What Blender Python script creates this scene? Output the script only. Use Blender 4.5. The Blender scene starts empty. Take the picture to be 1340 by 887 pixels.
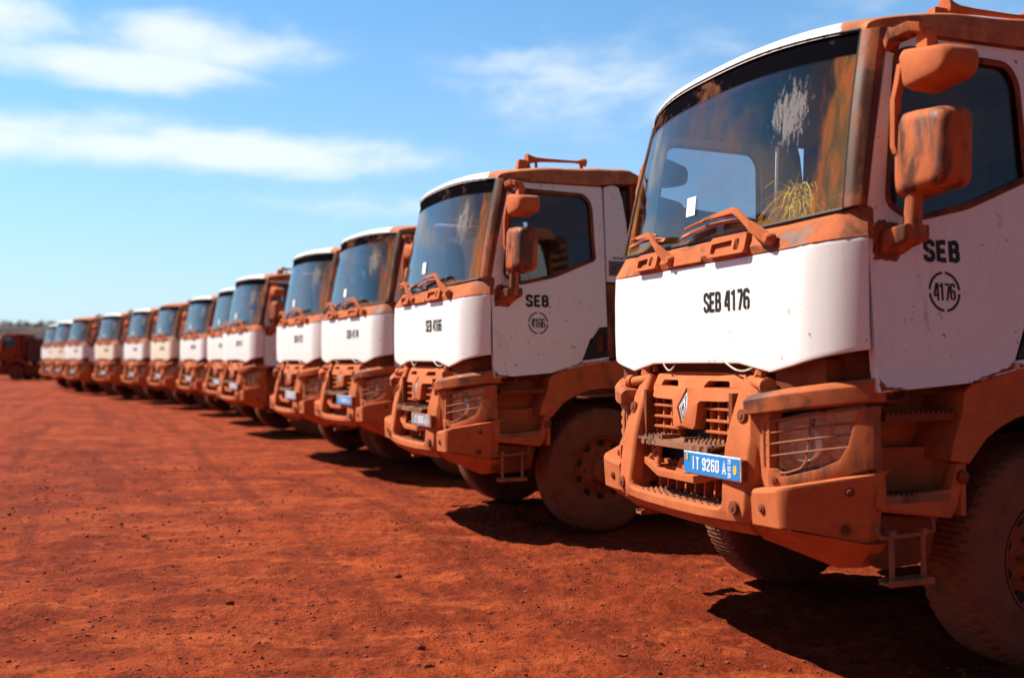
import bpy, bmesh, math, random
from mathutils import Vector, Matrix, noise
from mathutils.geometry import tessellate_polygon
R = math.radians
sc = bpy.context.scene
COL = sc.collection
rnd = random.Random(7)

# ------------------------------------------------------------------ materials
def new_mat(name):
    m = bpy.data.materials.new(name); m.use_nodes = True
    nt = m.node_tree; nt.nodes.clear()
    return m, nt
class NT:
    def __init__(s, nt): s.nt = nt
    def n(s, t, **kw):
        x = s.nt.nodes.new(t)
        for k, v in kw.items():
            if k.startswith('i_'): x.inputs[k[2:].replace('_', ' ')].default_value = v
            else: setattr(x, k, v)
        return x
    def l(s, a, b): s.nt.links.new(a, b)
    def math(s, op, a, b=None, clamp=False):
        x = s.n('ShaderNodeMath', operation=op, use_clamp=clamp)
        for i, v in enumerate((a, b)):
            if v is None: continue
            if isinstance(v, (int, float)): x.inputs[i].default_value = v
            else: s.l(v, x.inputs[i])
        return x.outputs[0]
    def noise(s, vec, scale, detail=4, rough=.55, w=None, dist=0):
        x = s.n('ShaderNodeTexNoise', noise_dimensions='4D' if w is not None else '3D')
        x.inputs['Scale'].default_value = scale; x.inputs['Detail'].default_value = detail
        x.inputs['Roughness'].default_value = rough; x.inputs['Distortion'].default_value = dist
        if vec is not None: s.l(vec, x.inputs['Vector'])
        if w is not None: s.l(w, x.inputs['W'])
        return x.outputs['Fac']
    def ramp(s, f, a, b, va=0., vb=1.):
        x = s.n('ShaderNodeMapRange', interpolation_type='SMOOTHSTEP')
        x.inputs[1].default_value = a; x.inputs[2].default_value = b
        x.inputs[3].default_value = va; x.inputs[4].default_value = vb
        s.l(f, x.inputs[0]); return x.outputs[0]
    def mix(s, f, a, b):
        x = s.n('ShaderNodeMix', data_type='RGBA')
        if isinstance(f, (int, float)): x.inputs[0].default_value = f
        else: s.l(f, x.inputs[0])
        for i, v in ((6, a), (7, b)):
            if isinstance(v, tuple): x.inputs[i].default_value = (*v, 1)
            else: s.l(v, x.inputs[i])
        return x.outputs[2]
    def obj_coords(s, scale=(1, 1, 1)):
        tc = s.n('ShaderNodeTexCoord'); mp = s.n('ShaderNodeMapping')
        mp.inputs['Scale'].default_value = scale
        s.l(tc.outputs['Object'], mp.inputs['Vector'])
        return mp.outputs[0]
    def rand(s, k=60.):
        return s.math('MULTIPLY', s.n('ShaderNodeObjectInfo').outputs['Random'], k)
    def out(s, shader):
        o = s.n('ShaderNodeOutputMaterial'); s.l(shader, o.inputs['Surface']); return o
    def bsdf(s, col, rough=.8, spec=.3, metal=0., bump=None, bstr=.2, bdist=.01):
        b = s.n('ShaderNodeBsdfPrincipled')
        if isinstance(col, tuple): b.inputs['Base Color'].default_value = (*col, 1)
        else: s.l(col, b.inputs['Base Color'])
        if isinstance(rough, (int, float)): b.inputs['Roughness'].default_value = rough
        else: s.l(rough, b.inputs['Roughness'])
        b.inputs['Specular IOR Level'].default_value = spec
        b.inputs['Metallic'].default_value = metal
        if bump is not None:
            bp = s.n('ShaderNodeBump'); bp.inputs['Strength'].default_value = bstr; bp.inputs['Distance'].default_value = bdist
            s.l(bump, bp.inputs['Height']); s.l(bp.outputs[0], b.inputs['Normal'])
        return b.outputs[0]

DUST = (.50, .133, .044); DUST2 = (.38, .095, .031); PLASTIC = (.03, .022, .02)
def mat_dusty(name, under, worn, rough=.85, d1=DUST, d2=DUST2, streak=(3, 3, 1.2)):
    """surface of colour `under` lying beneath red laterite dust; `worn` = share rubbed clean"""
    m, nt = new_mat(name); t = NT(nt); w = t.rand()
    co = t.obj_coords(); cs = t.obj_coords(streak)
    big = t.noise(cs, 1.6, 5, .62, w, .6); fine = t.noise(co, 60, 3, .6, w); mid = t.noise(co, 9, 4, .6, w)
    dust = t.mix(t.ramp(t.math('ADD', t.math('MULTIPLY', mid, .72), t.math('MULTIPLY', fine, .28)), .30, .66), d2, d1)
    f = t.math('ADD', t.math('MULTIPLY', big, .78), t.math('MULTIPLY', mid, .22))
    lo = .66 - .34 * worn
    mask = t.ramp(f, lo, lo + .14, 0, .84)
    col = t.mix(mask, dust, under)
    rg = t.ramp(mask, 0, 1, rough, .45)
    t.out(t.bsdf(col, rg, .25, bump=fine, bstr=.10, bdist=.003)); return m
def mat_paint(name, base, film=.10, chips=1.):
    m, nt = new_mat(name); t = NT(nt); w = t.rand()
    co = t.obj_coords(); st = t.obj_coords((9, 9, 1.1))
    sm = t.noise(co, 1.7, 4, .6, w); streak = t.noise(st, 2.2, 5, .65, w, .4); fine = t.noise(co, 26, 4, .7, w); reg = t.noise(co, 2.6, 2, .5, w)
    f = t.math('MULTIPLY', t.ramp(sm, .35, .75), t.ramp(streak, .42, .78))
    f = t.math('ADD', t.math('MULTIPLY', f, film * 2.6), film * .35)
    col = t.mix(f, base, DUST)
    blot = t.math('MULTIPLY', t.ramp(t.noise(t.obj_coords((14, 14, 5)), 1.0, 4, .7, w), .60, .72), t.ramp(reg, .5, .62))
    col = t.mix(t.math('MULTIPLY', blot, .55 * chips), col, DUST2)
    ch = t.math('MULTIPLY', t.ramp(fine, .640, .652), t.ramp(reg, .47, .56))
    col = t.mix(t.math('MULTIPLY', ch, .95 * chips, True), col, (.07, .018, .010))
    rg = t.math('ADD', .33, t.math('MULTIPLY', f, .9), True)
    t.out(t.bsdf(col, rg, .45, bump=t.noise(co, 3.5, 2, .5, w), bstr=.04, bdist=.02)); return m
def mat_roof(name):
    """white roof skin, its upper and side faces deep in orange dust"""
    m, nt = new_mat(name); t = NT(nt); w = t.rand(); co = t.obj_coords()
    sep = t.n('ShaderNodeSeparateXYZ'); t.l(co, sep.inputs[0])
    ax = t.math('ABSOLUTE', sep.outputs[0])
    n1 = t.noise(co, 3.2, 5, .62, w, .5)
    d = t.math('ADD', t.ramp(sep.outputs[1], .36, .56), t.ramp(ax, .80, 1.06))
    d = t.math('ADD', d, t.math('MULTIPLY', t.math('SUBTRACT', n1, .5), 1.5))
    mask = t.ramp(d, .42, .62, .04, .96)
    mid = t.noise(co, 12, 4, .6, w)
    dust = t.mix(t.ramp(mid, .35, .65), (.33, .085, .024), (.50, .15, .034))
    col = t.mix(mask, (.79, .78, .77), dust)
    t.out(t.bsdf(col, t.ramp(mask, 0, 1, .35, .85), .35)); return m
def mat_plain(name, col, rough=.7, spec=.3, metal=0., var=.25, scale=18):
    m, nt = new_mat(name); t = NT(nt); co = t.obj_coords()
    n1 = t.noise(co, scale, 4, .6)
    dark = tuple(c * (1 - var) for c in col); light = tuple(min(1, c * (1 + var)) for c in col)
    t.out(t.bsdf(t.mix(t.ramp(n1, .3, .7), dark, light), rough, spec, metal)); return m
def mat_glass(name, tint, dusty=None, base_refl=.05):
    m, nt = new_mat(name); t = NT(nt)
    lw = t.n('ShaderNodeLayerWeight'); lw.inputs['Blend'].default_value = .5
    f = t.math('ADD', base_refl, t.math('MULTIPLY', t.math('POWER', lw.outputs['Facing'], 4.2), .62), True)
    tr = t.n('ShaderNodeBsdfTransparent'); tr.inputs[0].default_value = (*tint, 1)
    gl = t.n('ShaderNodeBsdfGlossy'); gl.inputs['Roughness'].default_value = .015; gl.inputs[0].default_value = (.92, .97, 1, 1)
    mx = t.n('ShaderNodeMixShader'); t.l(f, mx.inputs[0]); t.l(tr.outputs[0], mx.inputs[1]); t.l(gl.outputs[0], mx.inputs[2])
    res = mx.outputs[0]
    if dusty:
        w = t.rand(); co = t.obj_coords(); sep = t.n('ShaderNodeSeparateXYZ'); t.l(co, sep.inputs[0])
        ax = t.math('ABSOLUTE', sep.outputs[0]); z = sep.outputs[2]
        streak = t.noise(t.obj_coords((9, 9, 1.0)), 2.0, 5, .6, w, .35); fine = t.noise(co, 30, 4, .7, w); big = t.noise(co, 2.2, 4, .6, w, .4)
        if dusty == 'screen':
            near = sep.outputs[0]
            edge = t.ramp(t.math('ADD', ax, t.math('MULTIPLY', t.math('SUBTRACT', streak, .5), .22)), .86, 1.0)
            low = t.ramp(t.math('SUBTRACT', t.math('ADD', z, t.math('MULTIPLY', t.math('SUBTRACT', big, .5), .13)), t.math('MULTIPLY', ax, .02)), 2.255, 2.195)
            film = t.math('MULTIPLY', t.ramp(big, .35, .75), .10)
            d = t.math('MAXIMUM', t.math('MULTIPLY', edge, t.ramp(streak, .25, .75, .30, .74)), t.math('MULTIPLY', low, .9))
            d = t.math('MAXIMUM', d, film)
            top = t.ramp(t.math('ADD', z, t.math('MULTIPLY', t.math('MULTIPLY', ax, ax), .03)), 3.045, 3.055)
            # pale dried-mud residue where the wiper does not reach
            px = t.math('SUBTRACT', near, .70); pz = t.math('SUBTRACT', z, 2.80)
            rr = t.math('ADD', t.math('MULTIPLY', t.math('MULTIPLY', px, px), 22), t.math('MULTIPLY', t.math('MULTIPLY', pz, pz), 9))
            rs = t.noise(t.obj_coords((22, 22, 5.0)), 1.6, 6, .8, w, .5)
            res_m = t.math('MULTIPLY', t.ramp(t.math('SUBTRACT', rs, t.math('MULTIPLY', rr, .35)), .44, .47), .50)
            dc = t.mix(t.ramp(streak, .42, .62), (.21, .115, .042), (.36, .11, .034))
        else:
            d = t.math('ADD', t.math('MULTIPLY', t.ramp(big, .4, .8), .10), .02); dc = DUST; top = None; res_m = None
        df = t.n('ShaderNodeBsdfDiffuse')
        if isinstance(dc, tuple): df.inputs[0].default_value = (*dc, 1)
        else: t.l(dc, df.inputs[0])
        m2 = t.n('ShaderNodeMixShader'); t.l(d, m2.inputs[0]); t.l(res, m2.inputs[1]); t.l(df.outputs[0], m2.inputs[2]); res = m2.outputs[0]
        if res_m is not None:
            d3 = t.n('ShaderNodeBsdfDiffuse'); d3.inputs[0].default_value = (.30, .27, .26, 1)
            m3 = t.n('ShaderNodeMixShader'); t.l(res_m, m3.inputs[0]); t.l(res, m3.inputs[1]); t.l(d3.outputs[0], m3.inputs[2]); res = m3.outputs[0]
            d4 = t.n('ShaderNodeBsdfDiffuse')
            t.l(t.mix(t.ramp(t.math('ADD', t.math('MULTIPLY', big, .75), t.math('MULTIPLY', fine, .25)), .52, .62), (.004, .004, .006), (.13, .05, .03)), d4.inputs['Color'])
            m4 = t.n('ShaderNodeMixShader'); t.l(top, m4.inputs[0]); t.l(res, m4.inputs[1]); t.l(d4.outputs[0], m4.inputs[2]); res = m4.outputs[0]
    t.out(res); return m

M = {}
M['dust'] = mat_dusty('dusty_plastic', PLASTIC, .25)
M['dust_clean'] = mat_dusty('thick_dust', PLASTIC, .06)
M['dust_worn'] = mat_dusty('worn_dusty_plastic', PLASTIC, .50)
M['mirror'] = mat_dusty('mirror_dust', PLASTIC, .64, streak=(6, 6, 1.2))
M['cowl'] = mat_dusty('cowl_plastic', PLASTIC, .55, streak=(2.2, 3, 2.2))
M['pillar'] = mat_dusty('pillar_plastic', (.03, .018, .015), .74, .7, (.36, .10, .032), (.25, .066, .022))
M['shade'] = mat_dusty('shaded_dust', (.03, .02, .016), .25, .9, (.21, .054, .019), (.14, .036, .014))  # dust colour darkened to deepen the shade on chassis and recessed parts
M['tread'] = mat_dusty('step_tread', (.05, .035, .03), .55, .9, (.30, .13, .07), (.20, .085, .045))
M['tyre'] = mat_dusty('tyre_rubber', (.025, .020, .018), .30, .9, (.21, .074, .037), (.13, .048, .027), (1.5, 1.5, 1.5))
M['rim'] = mat_dusty('rim_dust', (.05, .03, .03), .25, .85, (.31, .088, .034), (.20, .055, .022), (3, 3, 3))
M['white'] = mat_paint('white_paint', (.80, .795, .785))
M['cream'] = mat_paint('cream_paint', (.80, .73, .58), .12)
M['panelwhite'] = mat_paint('panel_paint', (.82, .815, .81), .05, .6)
M['brownpaint'] = mat_dusty('brown_paint', (.16, .04, .025), .4, .8, (.30, .07, .025), (.20, .045, .018))
M['redpaint'] = mat_dusty('red_brown_paint', (.16, .025, .018), .6, .7, (.22, .045, .018), (.15, .03, .014))
M['greybody'] = mat_dusty('grey_tipper_paint', (.06, .055, .06), .7, .8, (.17, .075, .045), (.11, .05, .03))
M['rust'] = mat_dusty('rust_and_dust', (.10, .022, .012), .6, .9, (.40, .10, .035), (.26, .06, .022), (12, 12, 12))
M['roof'] = mat_roof('roof_paint')
M['black'] = mat_plain('black_plastic', (.018, .014, .013), .55)
M['interior'] = mat_plain('interior_trim', (.035, .032, .034), .8)
M['seat'] = mat_plain('seat_fabric', (.055, .048, .05), .9)
M['dashtop'] = mat_dusty('dashboard_dust', (.03, .028, .028), .75, .9, (.22, .085, .035), (.12, .05, .025))
M['letter'] = mat_plain('stencil_black', (.012, .012, .013), .6, var=.4, scale=60)
M['chrome'] = mat_plain('silver_badge', (.66, .66, .68), .4, .5, .35, .1)
M['lamp'] = mat_plain('lamp_reflector', (.90, .91, .95), .24, .5, .1, .22, 45)
M['lampdark'] = mat_plain('lamp_housing', (.40, .40, .43), .4, .5, 0, .4)
M['rod'] = mat_dusty('guard_rod', (.12, .08, .06), .4, .7, (.36, .13, .06), (.26, .085, .04))
M['plate'] = mat_plain('plate_blue', (.015, .22, .62), .35, .4, 0, .06)
M['plate_dusty'] = mat_plain('plate_dusty', (.24, .21, .27), .6, .3, 0, .25, 30); M['plate_pale'] = mat_plain('plate_pale', (.36, .37, .50), .5, .3, 0, .15, 30)
M['plateborder'] = mat_plain('plate_white', (.78, .8, .82), .4)
M['flag_red'] = mat_plain('flag_red', (.62, .04, .03), .5); M['flag_yellow'] = mat_plain('flag_yellow', (.8, .5, .04), .5); M['flag_green'] = mat_plain('flag_green', (.03, .28, .08), .5)
M['sticker'] = mat_plain('sticker_white', (.8, .82, .84), .6, var=.04)
M['badgegrey'] = mat_plain('badge_grey', (.13, .115, .125), .5)
M['cable'] = mat_plain('cable_cream', (.6, .52, .4), .6)
M['rubber'] = mat_dusty('seal_rubber', (.02, .015, .014), .6, .8, (.26, .075, .026), (.16, .045, .018))
M['screen'] = mat_glass('windscreen_glass', (.86, .90, .92), 'screen', .045)
M['side'] = mat_glass('door_glass', (.72, .75, .78), 'side', .05)
M['lens'] = mat_glass('lamp_lens', (.86, .84, .82), 'lens', .17)
M['straw'] = mat_plain('dry_straw', (.98, .48, .03), .7, .3, 0, .4, 30)

# ------------------------------------------------------------------ mesh helpers
class MB:
    def __init__(s): s.bm = bmesh.new()
    def box(s, c, d, rot=None, taper=None):
        v = []
        for z in (-1, 1):
            for x, y in ((-1, -1), (1, -1), (1, 1), (-1, 1)):
                k = taper if (taper and z > 0) else 1
                p = Vector((x * d[0] / 2 * k, y * d[1] / 2 * k, z * d[2] / 2))
                if rot is not None: p = rot @ p
                v.append(s.bm.verts.new(p + Vector(c)))
        for f in ((3, 2, 1, 0), (4, 5, 6, 7), (0, 1, 5, 4), (1, 2, 6, 5), (2, 3, 7, 6), (3, 0, 4, 7)):
            s.bm.faces.new([v[i] for i in f])
        return s
    def hexa(s, pts):                      # 8 corners: bottom loop 0-3, top loop 4-7
        v = [s.bm.verts.new(p) for p in pts]
        for f in ((3, 2, 1, 0), (4, 5, 6, 7), (0, 1, 5, 4), (1, 2, 6, 5), (2, 3, 7, 6), (3, 0, 4, 7)):
            s.bm.faces.new([v[i] for i in f])
        return s
    def slab(s, grid, off):                # grid of points = front surface, off = back offset (vector or function)
        f = off if callable(off) else (lambda p: Vector(off))
        a = [[s.bm.verts.new(p) for p in row] for row in grid]
        b = [[s.bm.verts.new(Vector(p) + f(Vector(p))) for p in row] for row in grid]
        nr, nc = len(grid), len(grid[0])
        for i in range(nr - 1):
            for j in range(nc - 1):
                s.bm.faces.new((a[i][j], a[i][j + 1], a[i + 1][j + 1], a[i + 1][j]))
                s.bm.faces.new((b[i][j], b[i + 1][j], b[i + 1][j + 1], b[i][j + 1]))
        for i in range(nr - 1):
            s.bm.faces.new((a[i][0], a[i + 1][0], b[i + 1][0], b[i][0]))
            s.bm.faces.new((a[i][-1], b[i][-1], b[i + 1][-1], a[i + 1][-1]))
        for j in range(nc - 1):
            s.bm.faces.new((a[0][j], b[0][j], b[0][j + 1], a[0][j + 1]))
            s.bm.faces.new((a[-1][j], a[-1][j + 1], b[-1][j + 1], b[-1][j]))
        return s
    def plate(s, outer, holes, fn, off):   # planar outline with holes, thick by `off`
        loops = [outer] + list(holes)
        flat = [p for l in loops for p in l]
        tris = tessellate_polygon([[Vector((p[0], p[1], 0)) for p in l] for l in loops])
        P = [Vector(fn(*p)) for p in flat]; o = Vector(off)
        a = [s.bm.verts.new(p) for p in P]; b = [s.bm.verts.new(p + o) for p in P]
        for t in tris:
            try:
                s.bm.faces.new([a[i] for i in t]); s.bm.faces.new([b[i] for i in reversed(t)])
            except ValueError: pass
        k = 0
        for l in loops:
            n = len(l)
            for i in range(n):
                j = (i + 1) % n
                s.bm.faces.new((a[k + i], a[k + j], b[k + j], b[k + i]))
            k += n
        return s
    def tube(s, pts, r, seg=8, cap=True):
        pts = [Vector(p) for p in pts]; rings = []
        rr = r if isinstance(r, (list, tuple)) else [r] * len(pts)
        up = Vector((0.13, 0.21, 1)).normalized()
        for i, p in enumerate(pts):
            d = (pts[min(i + 1, len(pts) - 1)] - pts[max(i - 1, 0)]).normalized()
            if abs(d.dot(up)) > .95: up = Vector((1, .1, .05)).normalized()
            x = d.cross(up).normalized(); y = d.cross(x).normalized()
            rings.append([s.bm.verts.new(p + (x * math.cos(2 * math.pi * k / seg) + y * math.sin(2 * math.pi * k / seg)) * rr[i]) for k in range(seg)])
        for i in range(len(rings) - 1):
            for k in range(seg):
                s.bm.faces.new((rings[i][k], rings[i][(k + 1) % seg], rings[i + 1][(k + 1) % seg], rings[i + 1][k]))
        if cap: s.bm.faces.new(list(reversed(rings[0]))); s.bm.faces.new(rings[-1])
        return s
    def lathe(s, prof, c, axis, seg=32, mod=None, cap=True):   # prof: (along axis, radius)
        ax = Vector(axis).normalized(); t = Vector((0, 0, 1)) if abs(ax.z) < .9 else Vector((1, 0, 0))
        x = ax.cross(t).normalized(); y = ax.cross(x).normalized(); c = Vector(c); rings = []
        for i, (a, r) in enumerate(prof):
            ring = []
            for k in range(seg):
                r2 = r if mod is None else mod(i, k, r)
                th = 2 * math.pi * k / seg
                ring.append(s.bm.verts.new(c + ax * a + (x * math.cos(th) + y * math.sin(th)) * r2))
            rings.append(ring)
        for i in range(len(rings) - 1):
            for k in range(seg):
                s.bm.faces.new((rings[i][k], rings[i][(k + 1) % seg], rings[i + 1][(k + 1) % seg], rings[i + 1][k]))
        if cap: s.bm.faces.new(list(reversed(rings[0]))); s.bm.faces.new(rings[-1])
        return s
    def mirror(s):                         # adds the x-mirrored copy
        g = s.bm.verts[:] + s.bm.edges[:] + s.bm.faces[:]
        r = bmesh.ops.duplicate(s.bm, geom=g)
        vs = [e for e in r['geom'] if isinstance(e, bmesh.types.BMVert)]; fs = [e for e in r['geom'] if isinstance(e, bmesh.types.BMFace)]
        for v in vs: v.co.x *= -1
        bmesh.ops.reverse_faces(s.bm, faces=fs)
        return s
    def flip_x(s):
        for v in s.bm.verts: v.co.x *= -1
        bmesh.ops.reverse_faces(s.bm, faces=s.bm.faces[:]); return s
    def mesh(s, name, bevel=0., ang=28, smooth=42, segs=2):
        bm = s.bm
        bmesh.ops.recalc_face_normals(bm, faces=bm.faces[:])
        if bevel > 0:
            bmesh.ops.dissolve_limit(bm, angle_limit=R(.4), verts=bm.verts[:], edges=bm.edges[:])
            ed = [e for e in bm.edges if len(e.link_faces) == 2 and e.calc_face_angle(0) > R(ang)]
            if ed: bmesh.ops.bevel(bm, geom=ed, offset=bevel, offset_type='OFFSET', segments=segs, profile=.6, affect='EDGES', clamp_overlap=True)
        me = bpy.data.meshes.new(name); bm.to_mesh(me); bm.free()
        for p in me.polygons: p.use_smooth = True
        me.set_sharp_from_angle(angle=R(smooth))
        return me
    def build(s, name, mat, parent=None, bevel=0., **kw):
        o = link(name, s.mesh(name, bevel, **kw), mat, parent)
        if bevel > 0:
            wn = o.modifiers.new('weighted_normal', 'WEIGHTED_NORMAL'); wn.keep_sharp = True; wn.weight = 80
        return o
def link(name, me, mat, parent=None):
    if not me.materials: me.materials.append(M[mat] if isinstance(mat, str) else mat)
    o = bpy.data.objects.new(name, me); COL.objects.link(o)
    if parent is not None: o.parent = parent
    return o
def lerp(a, b, t): return a + (b - a) * t
def pl(pts, x):                            # piecewise linear
    if x <= pts[0][0]: return pts[0][1]
    for (x0, y0), (x1, y1) in zip(pts, pts[1:]):
        if x <= x1: return lerp(y0, y1, (x - x0) / (x1 - x0))
    return pts[-1][1]
def rounded(pts, r, n=4):
    out = []; k = len(pts)
    for i in range(k):
        p = Vector(pts[i]).to_2d(); a = Vector(pts[i - 1]).to_2d() - p; b = Vector(pts[(i + 1) % k]).to_2d() - p
        q = min(r, a.length * .45, b.length * .45); a = p + a.normalized() * q; b = p + b.normalized() * q
        for j in range(n + 1):
            t = j / n; out.append(tuple(a * (1 - t) ** 2 + p * 2 * t * (1 - t) + b * t * t))
    return out
def frange(a, b, n): return [a + (b - a) * i / (n - 1) for i in range(n)]

# ------------------------------------------------------------------ stencil lettering
GL = {
 'S': [[(.42, .70), (.42, .84), (.34, .92), (.16, .92), (.08, .84), (.08, .64), (.15, .56), (.24, .51)], [(.27, .49), (.35, .44), (.42, .36), (.42, .16), (.34, .08), (.16, .08), (.08, .16), (.08, .30)]],
 'E': [[(.10, 0), (.10, 1)], [(.2, .92), (.45, .92)], [(.2, .5), (.4, .5)], [(.2, .08), (.45, .08)]],
 'B': [[(.10, 0), (.10, 1)], [(.2, .92), (.34, .92), (.41, .84), (.41, .62), (.34, .53), (.2, .53)], [(.36, .50), (.43, .42), (.43, .16), (.35, .08), (.2, .08)]],
 '4': [[(.36, 0), (.36, 1)], [(.25, .97), (.07, .42), (.07, .30), (.26, .30)]],
 '1': [[(.27, 0), (.27, 1)], [(.18, .90), (.08, .78)]],
 '7': [[(.05, .92), (.44, .92)], [(.41, .82), (.20, 0)]],
 '6': [[(.42, .76), (.42, .84), (.34, .92), (.16, .92), (.08, .84), (.08, .16), (.16, .08), (.22, .08)], [(.30, .08), (.34, .08), (.42, .16), (.42, .45), (.35, .54), (.16, .54)]],
 '2': [[(.08, .70), (.08, .84), (.16, .92), (.34, .92), (.42, .84), (.42, .62), (.08, .18), (.08, .08), (.45, .08)]],
 '0': [[(.21, .92), (.16, .92), (.08, .84), (.08, .16), (.16, .08), (.21, .08)], [(.29, .08), (.34, .08), (.42, .16), (.42, .84), (.34, .92), (.29, .92)]],
 '9': [[(.08, .26), (.08, .16), (.16, .08), (.34, .08), (.42, .16), (.42, .84), (.34, .92), (.16, .92), (.08, .84), (.08, .56), (.16, .47), (.36, .47)]],
 '3': [[(.08, .74), (.08, .84), (.16, .92), (.34, .92), (.42, .84), (.42, .60), (.34, .51), (.2, .51)], [(.36, .49), (.42, .40), (.42, .16), (.34, .08), (.16, .08), (.08, .16), (.08, .26)]],
 'I': [[(.25, 0), (.25, 1)], [(.12, .95), (.38, .95)], [(.12, .05), (.38, .05)]],
 'T': [[(.25, 0), (.25, .85)], [(.04, .92), (.46, .92)]],
 'A': [[(.06, 0), (.25, .96), (.44, 0)], [(.15, .28), (.35, .28)]],
 'P': [[(.10, 0), (.10, 1)], [(.2, .92), (.34, .92), (.42, .84), (.42, .58), (.34, .50), (.2, .50)]],
 'L': [[(.10, 0), (.10, 1)], [(.18, .08), (.44, .08)]],
 'U': [[(.08, 1), (.08, .16), (.16, .08), (.34, .08), (.42, .16), (.42, 1)]],
 'M': [[(.06, 0), (.06, .95), (.25, .5), (.44, .95), (.44, 0)]],
}
def strokes(mb, lines, w, fn, thick):
    for l in lines:
        P = [Vector(p).to_2d() for p in l]; rows = []
        for i, p in enumerate(P):
            d0 = (p - P[i - 1]).normalized() if i else (P[1] - p).normalized()
            d1 = (P[i + 1] - p).normalized() if i < len(P) - 1 else d0
            n0 = Vector((-d0.y, d0.x)); n1 = Vector((-d1.y, d1.x)); n = (n0 + n1)
            n = n.normalized() if n.length > 1e-4 else n0
            k = w / 2 / max(.6, n.dot(n0)); rows.append([fn(p + n * k), fn(p - n * k)])
        mb.slab(rows, thick)
def text(mb, s, x0, z0, h, fn, thick, wide=1., w=.155, adv=.56):
    """fn maps flat (u,v) metres to the surface"""
    x = x0
    for ch in s:
        if ch == ' ': x += .32 * h * wide; continue
        if ch == '.':
            strokes(mb, [[(x, z0 + .0), (x + .12 * h, z0)]], .12 * h, lambda q: fn(q.x, q.y), thick); x += .2 * h; continue
        L = [[(x + a * h * wide, z0 + b * h) for a, b in l] for l in GL[ch]]
        strokes(mb, L, w * h * (1 + (wide - 1) * .6), lambda q: fn(q.x, q.y), thick)
        x += adv * h * wide
    return x

# ------------------------------------------------------------------ truck surfaces (x to the truck's left, y rearward, z up)
RA = .364
def panel_y(x):
    a = abs(x)
    if a < .88: return .09 + .02 * (a / .88) ** 2
    s = min(.9999, (a - .88) / RA); return .11 + RA * (1 - math.sqrt(1 - s * s))
def lamp_y(x):
    a = abs(x); return .02 if a < .6 else .02 + .32 * ((a - .6) / .59) ** 2
def corner_y(x):
    a = abs(x); k = max(0., a - .905)
    return .006 + (1.33 * k * k / .14 if k < .07 else 1.33 * (k - .035))
def side_x(z): return 1.20 - .06 * (z - 1.45)
def side(y, z, o=0.): return Vector((side_x(z) + o, y, z))
def rake(z): return pl([(.7, -.035), (.85, -.03), (1.1, .0), (1.3, .05), (1.48, .12)], z)

def ws_pt(s, t):                           # windscreen: s -1..1 across, t 0 bottom..1 top
    a = abs(s); X = lerp(1.09, 1.005, t)
    y = lerp(.13, .255, t) + lerp(.13, .195, t) * a ** 2.8
    z = lerp(2.215, 3.168, t) + lerp(.035, -.032, t) * a ** 2.4
    return Vector((X * s, y - .012 * math.sin(math.pi * t), z))

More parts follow.
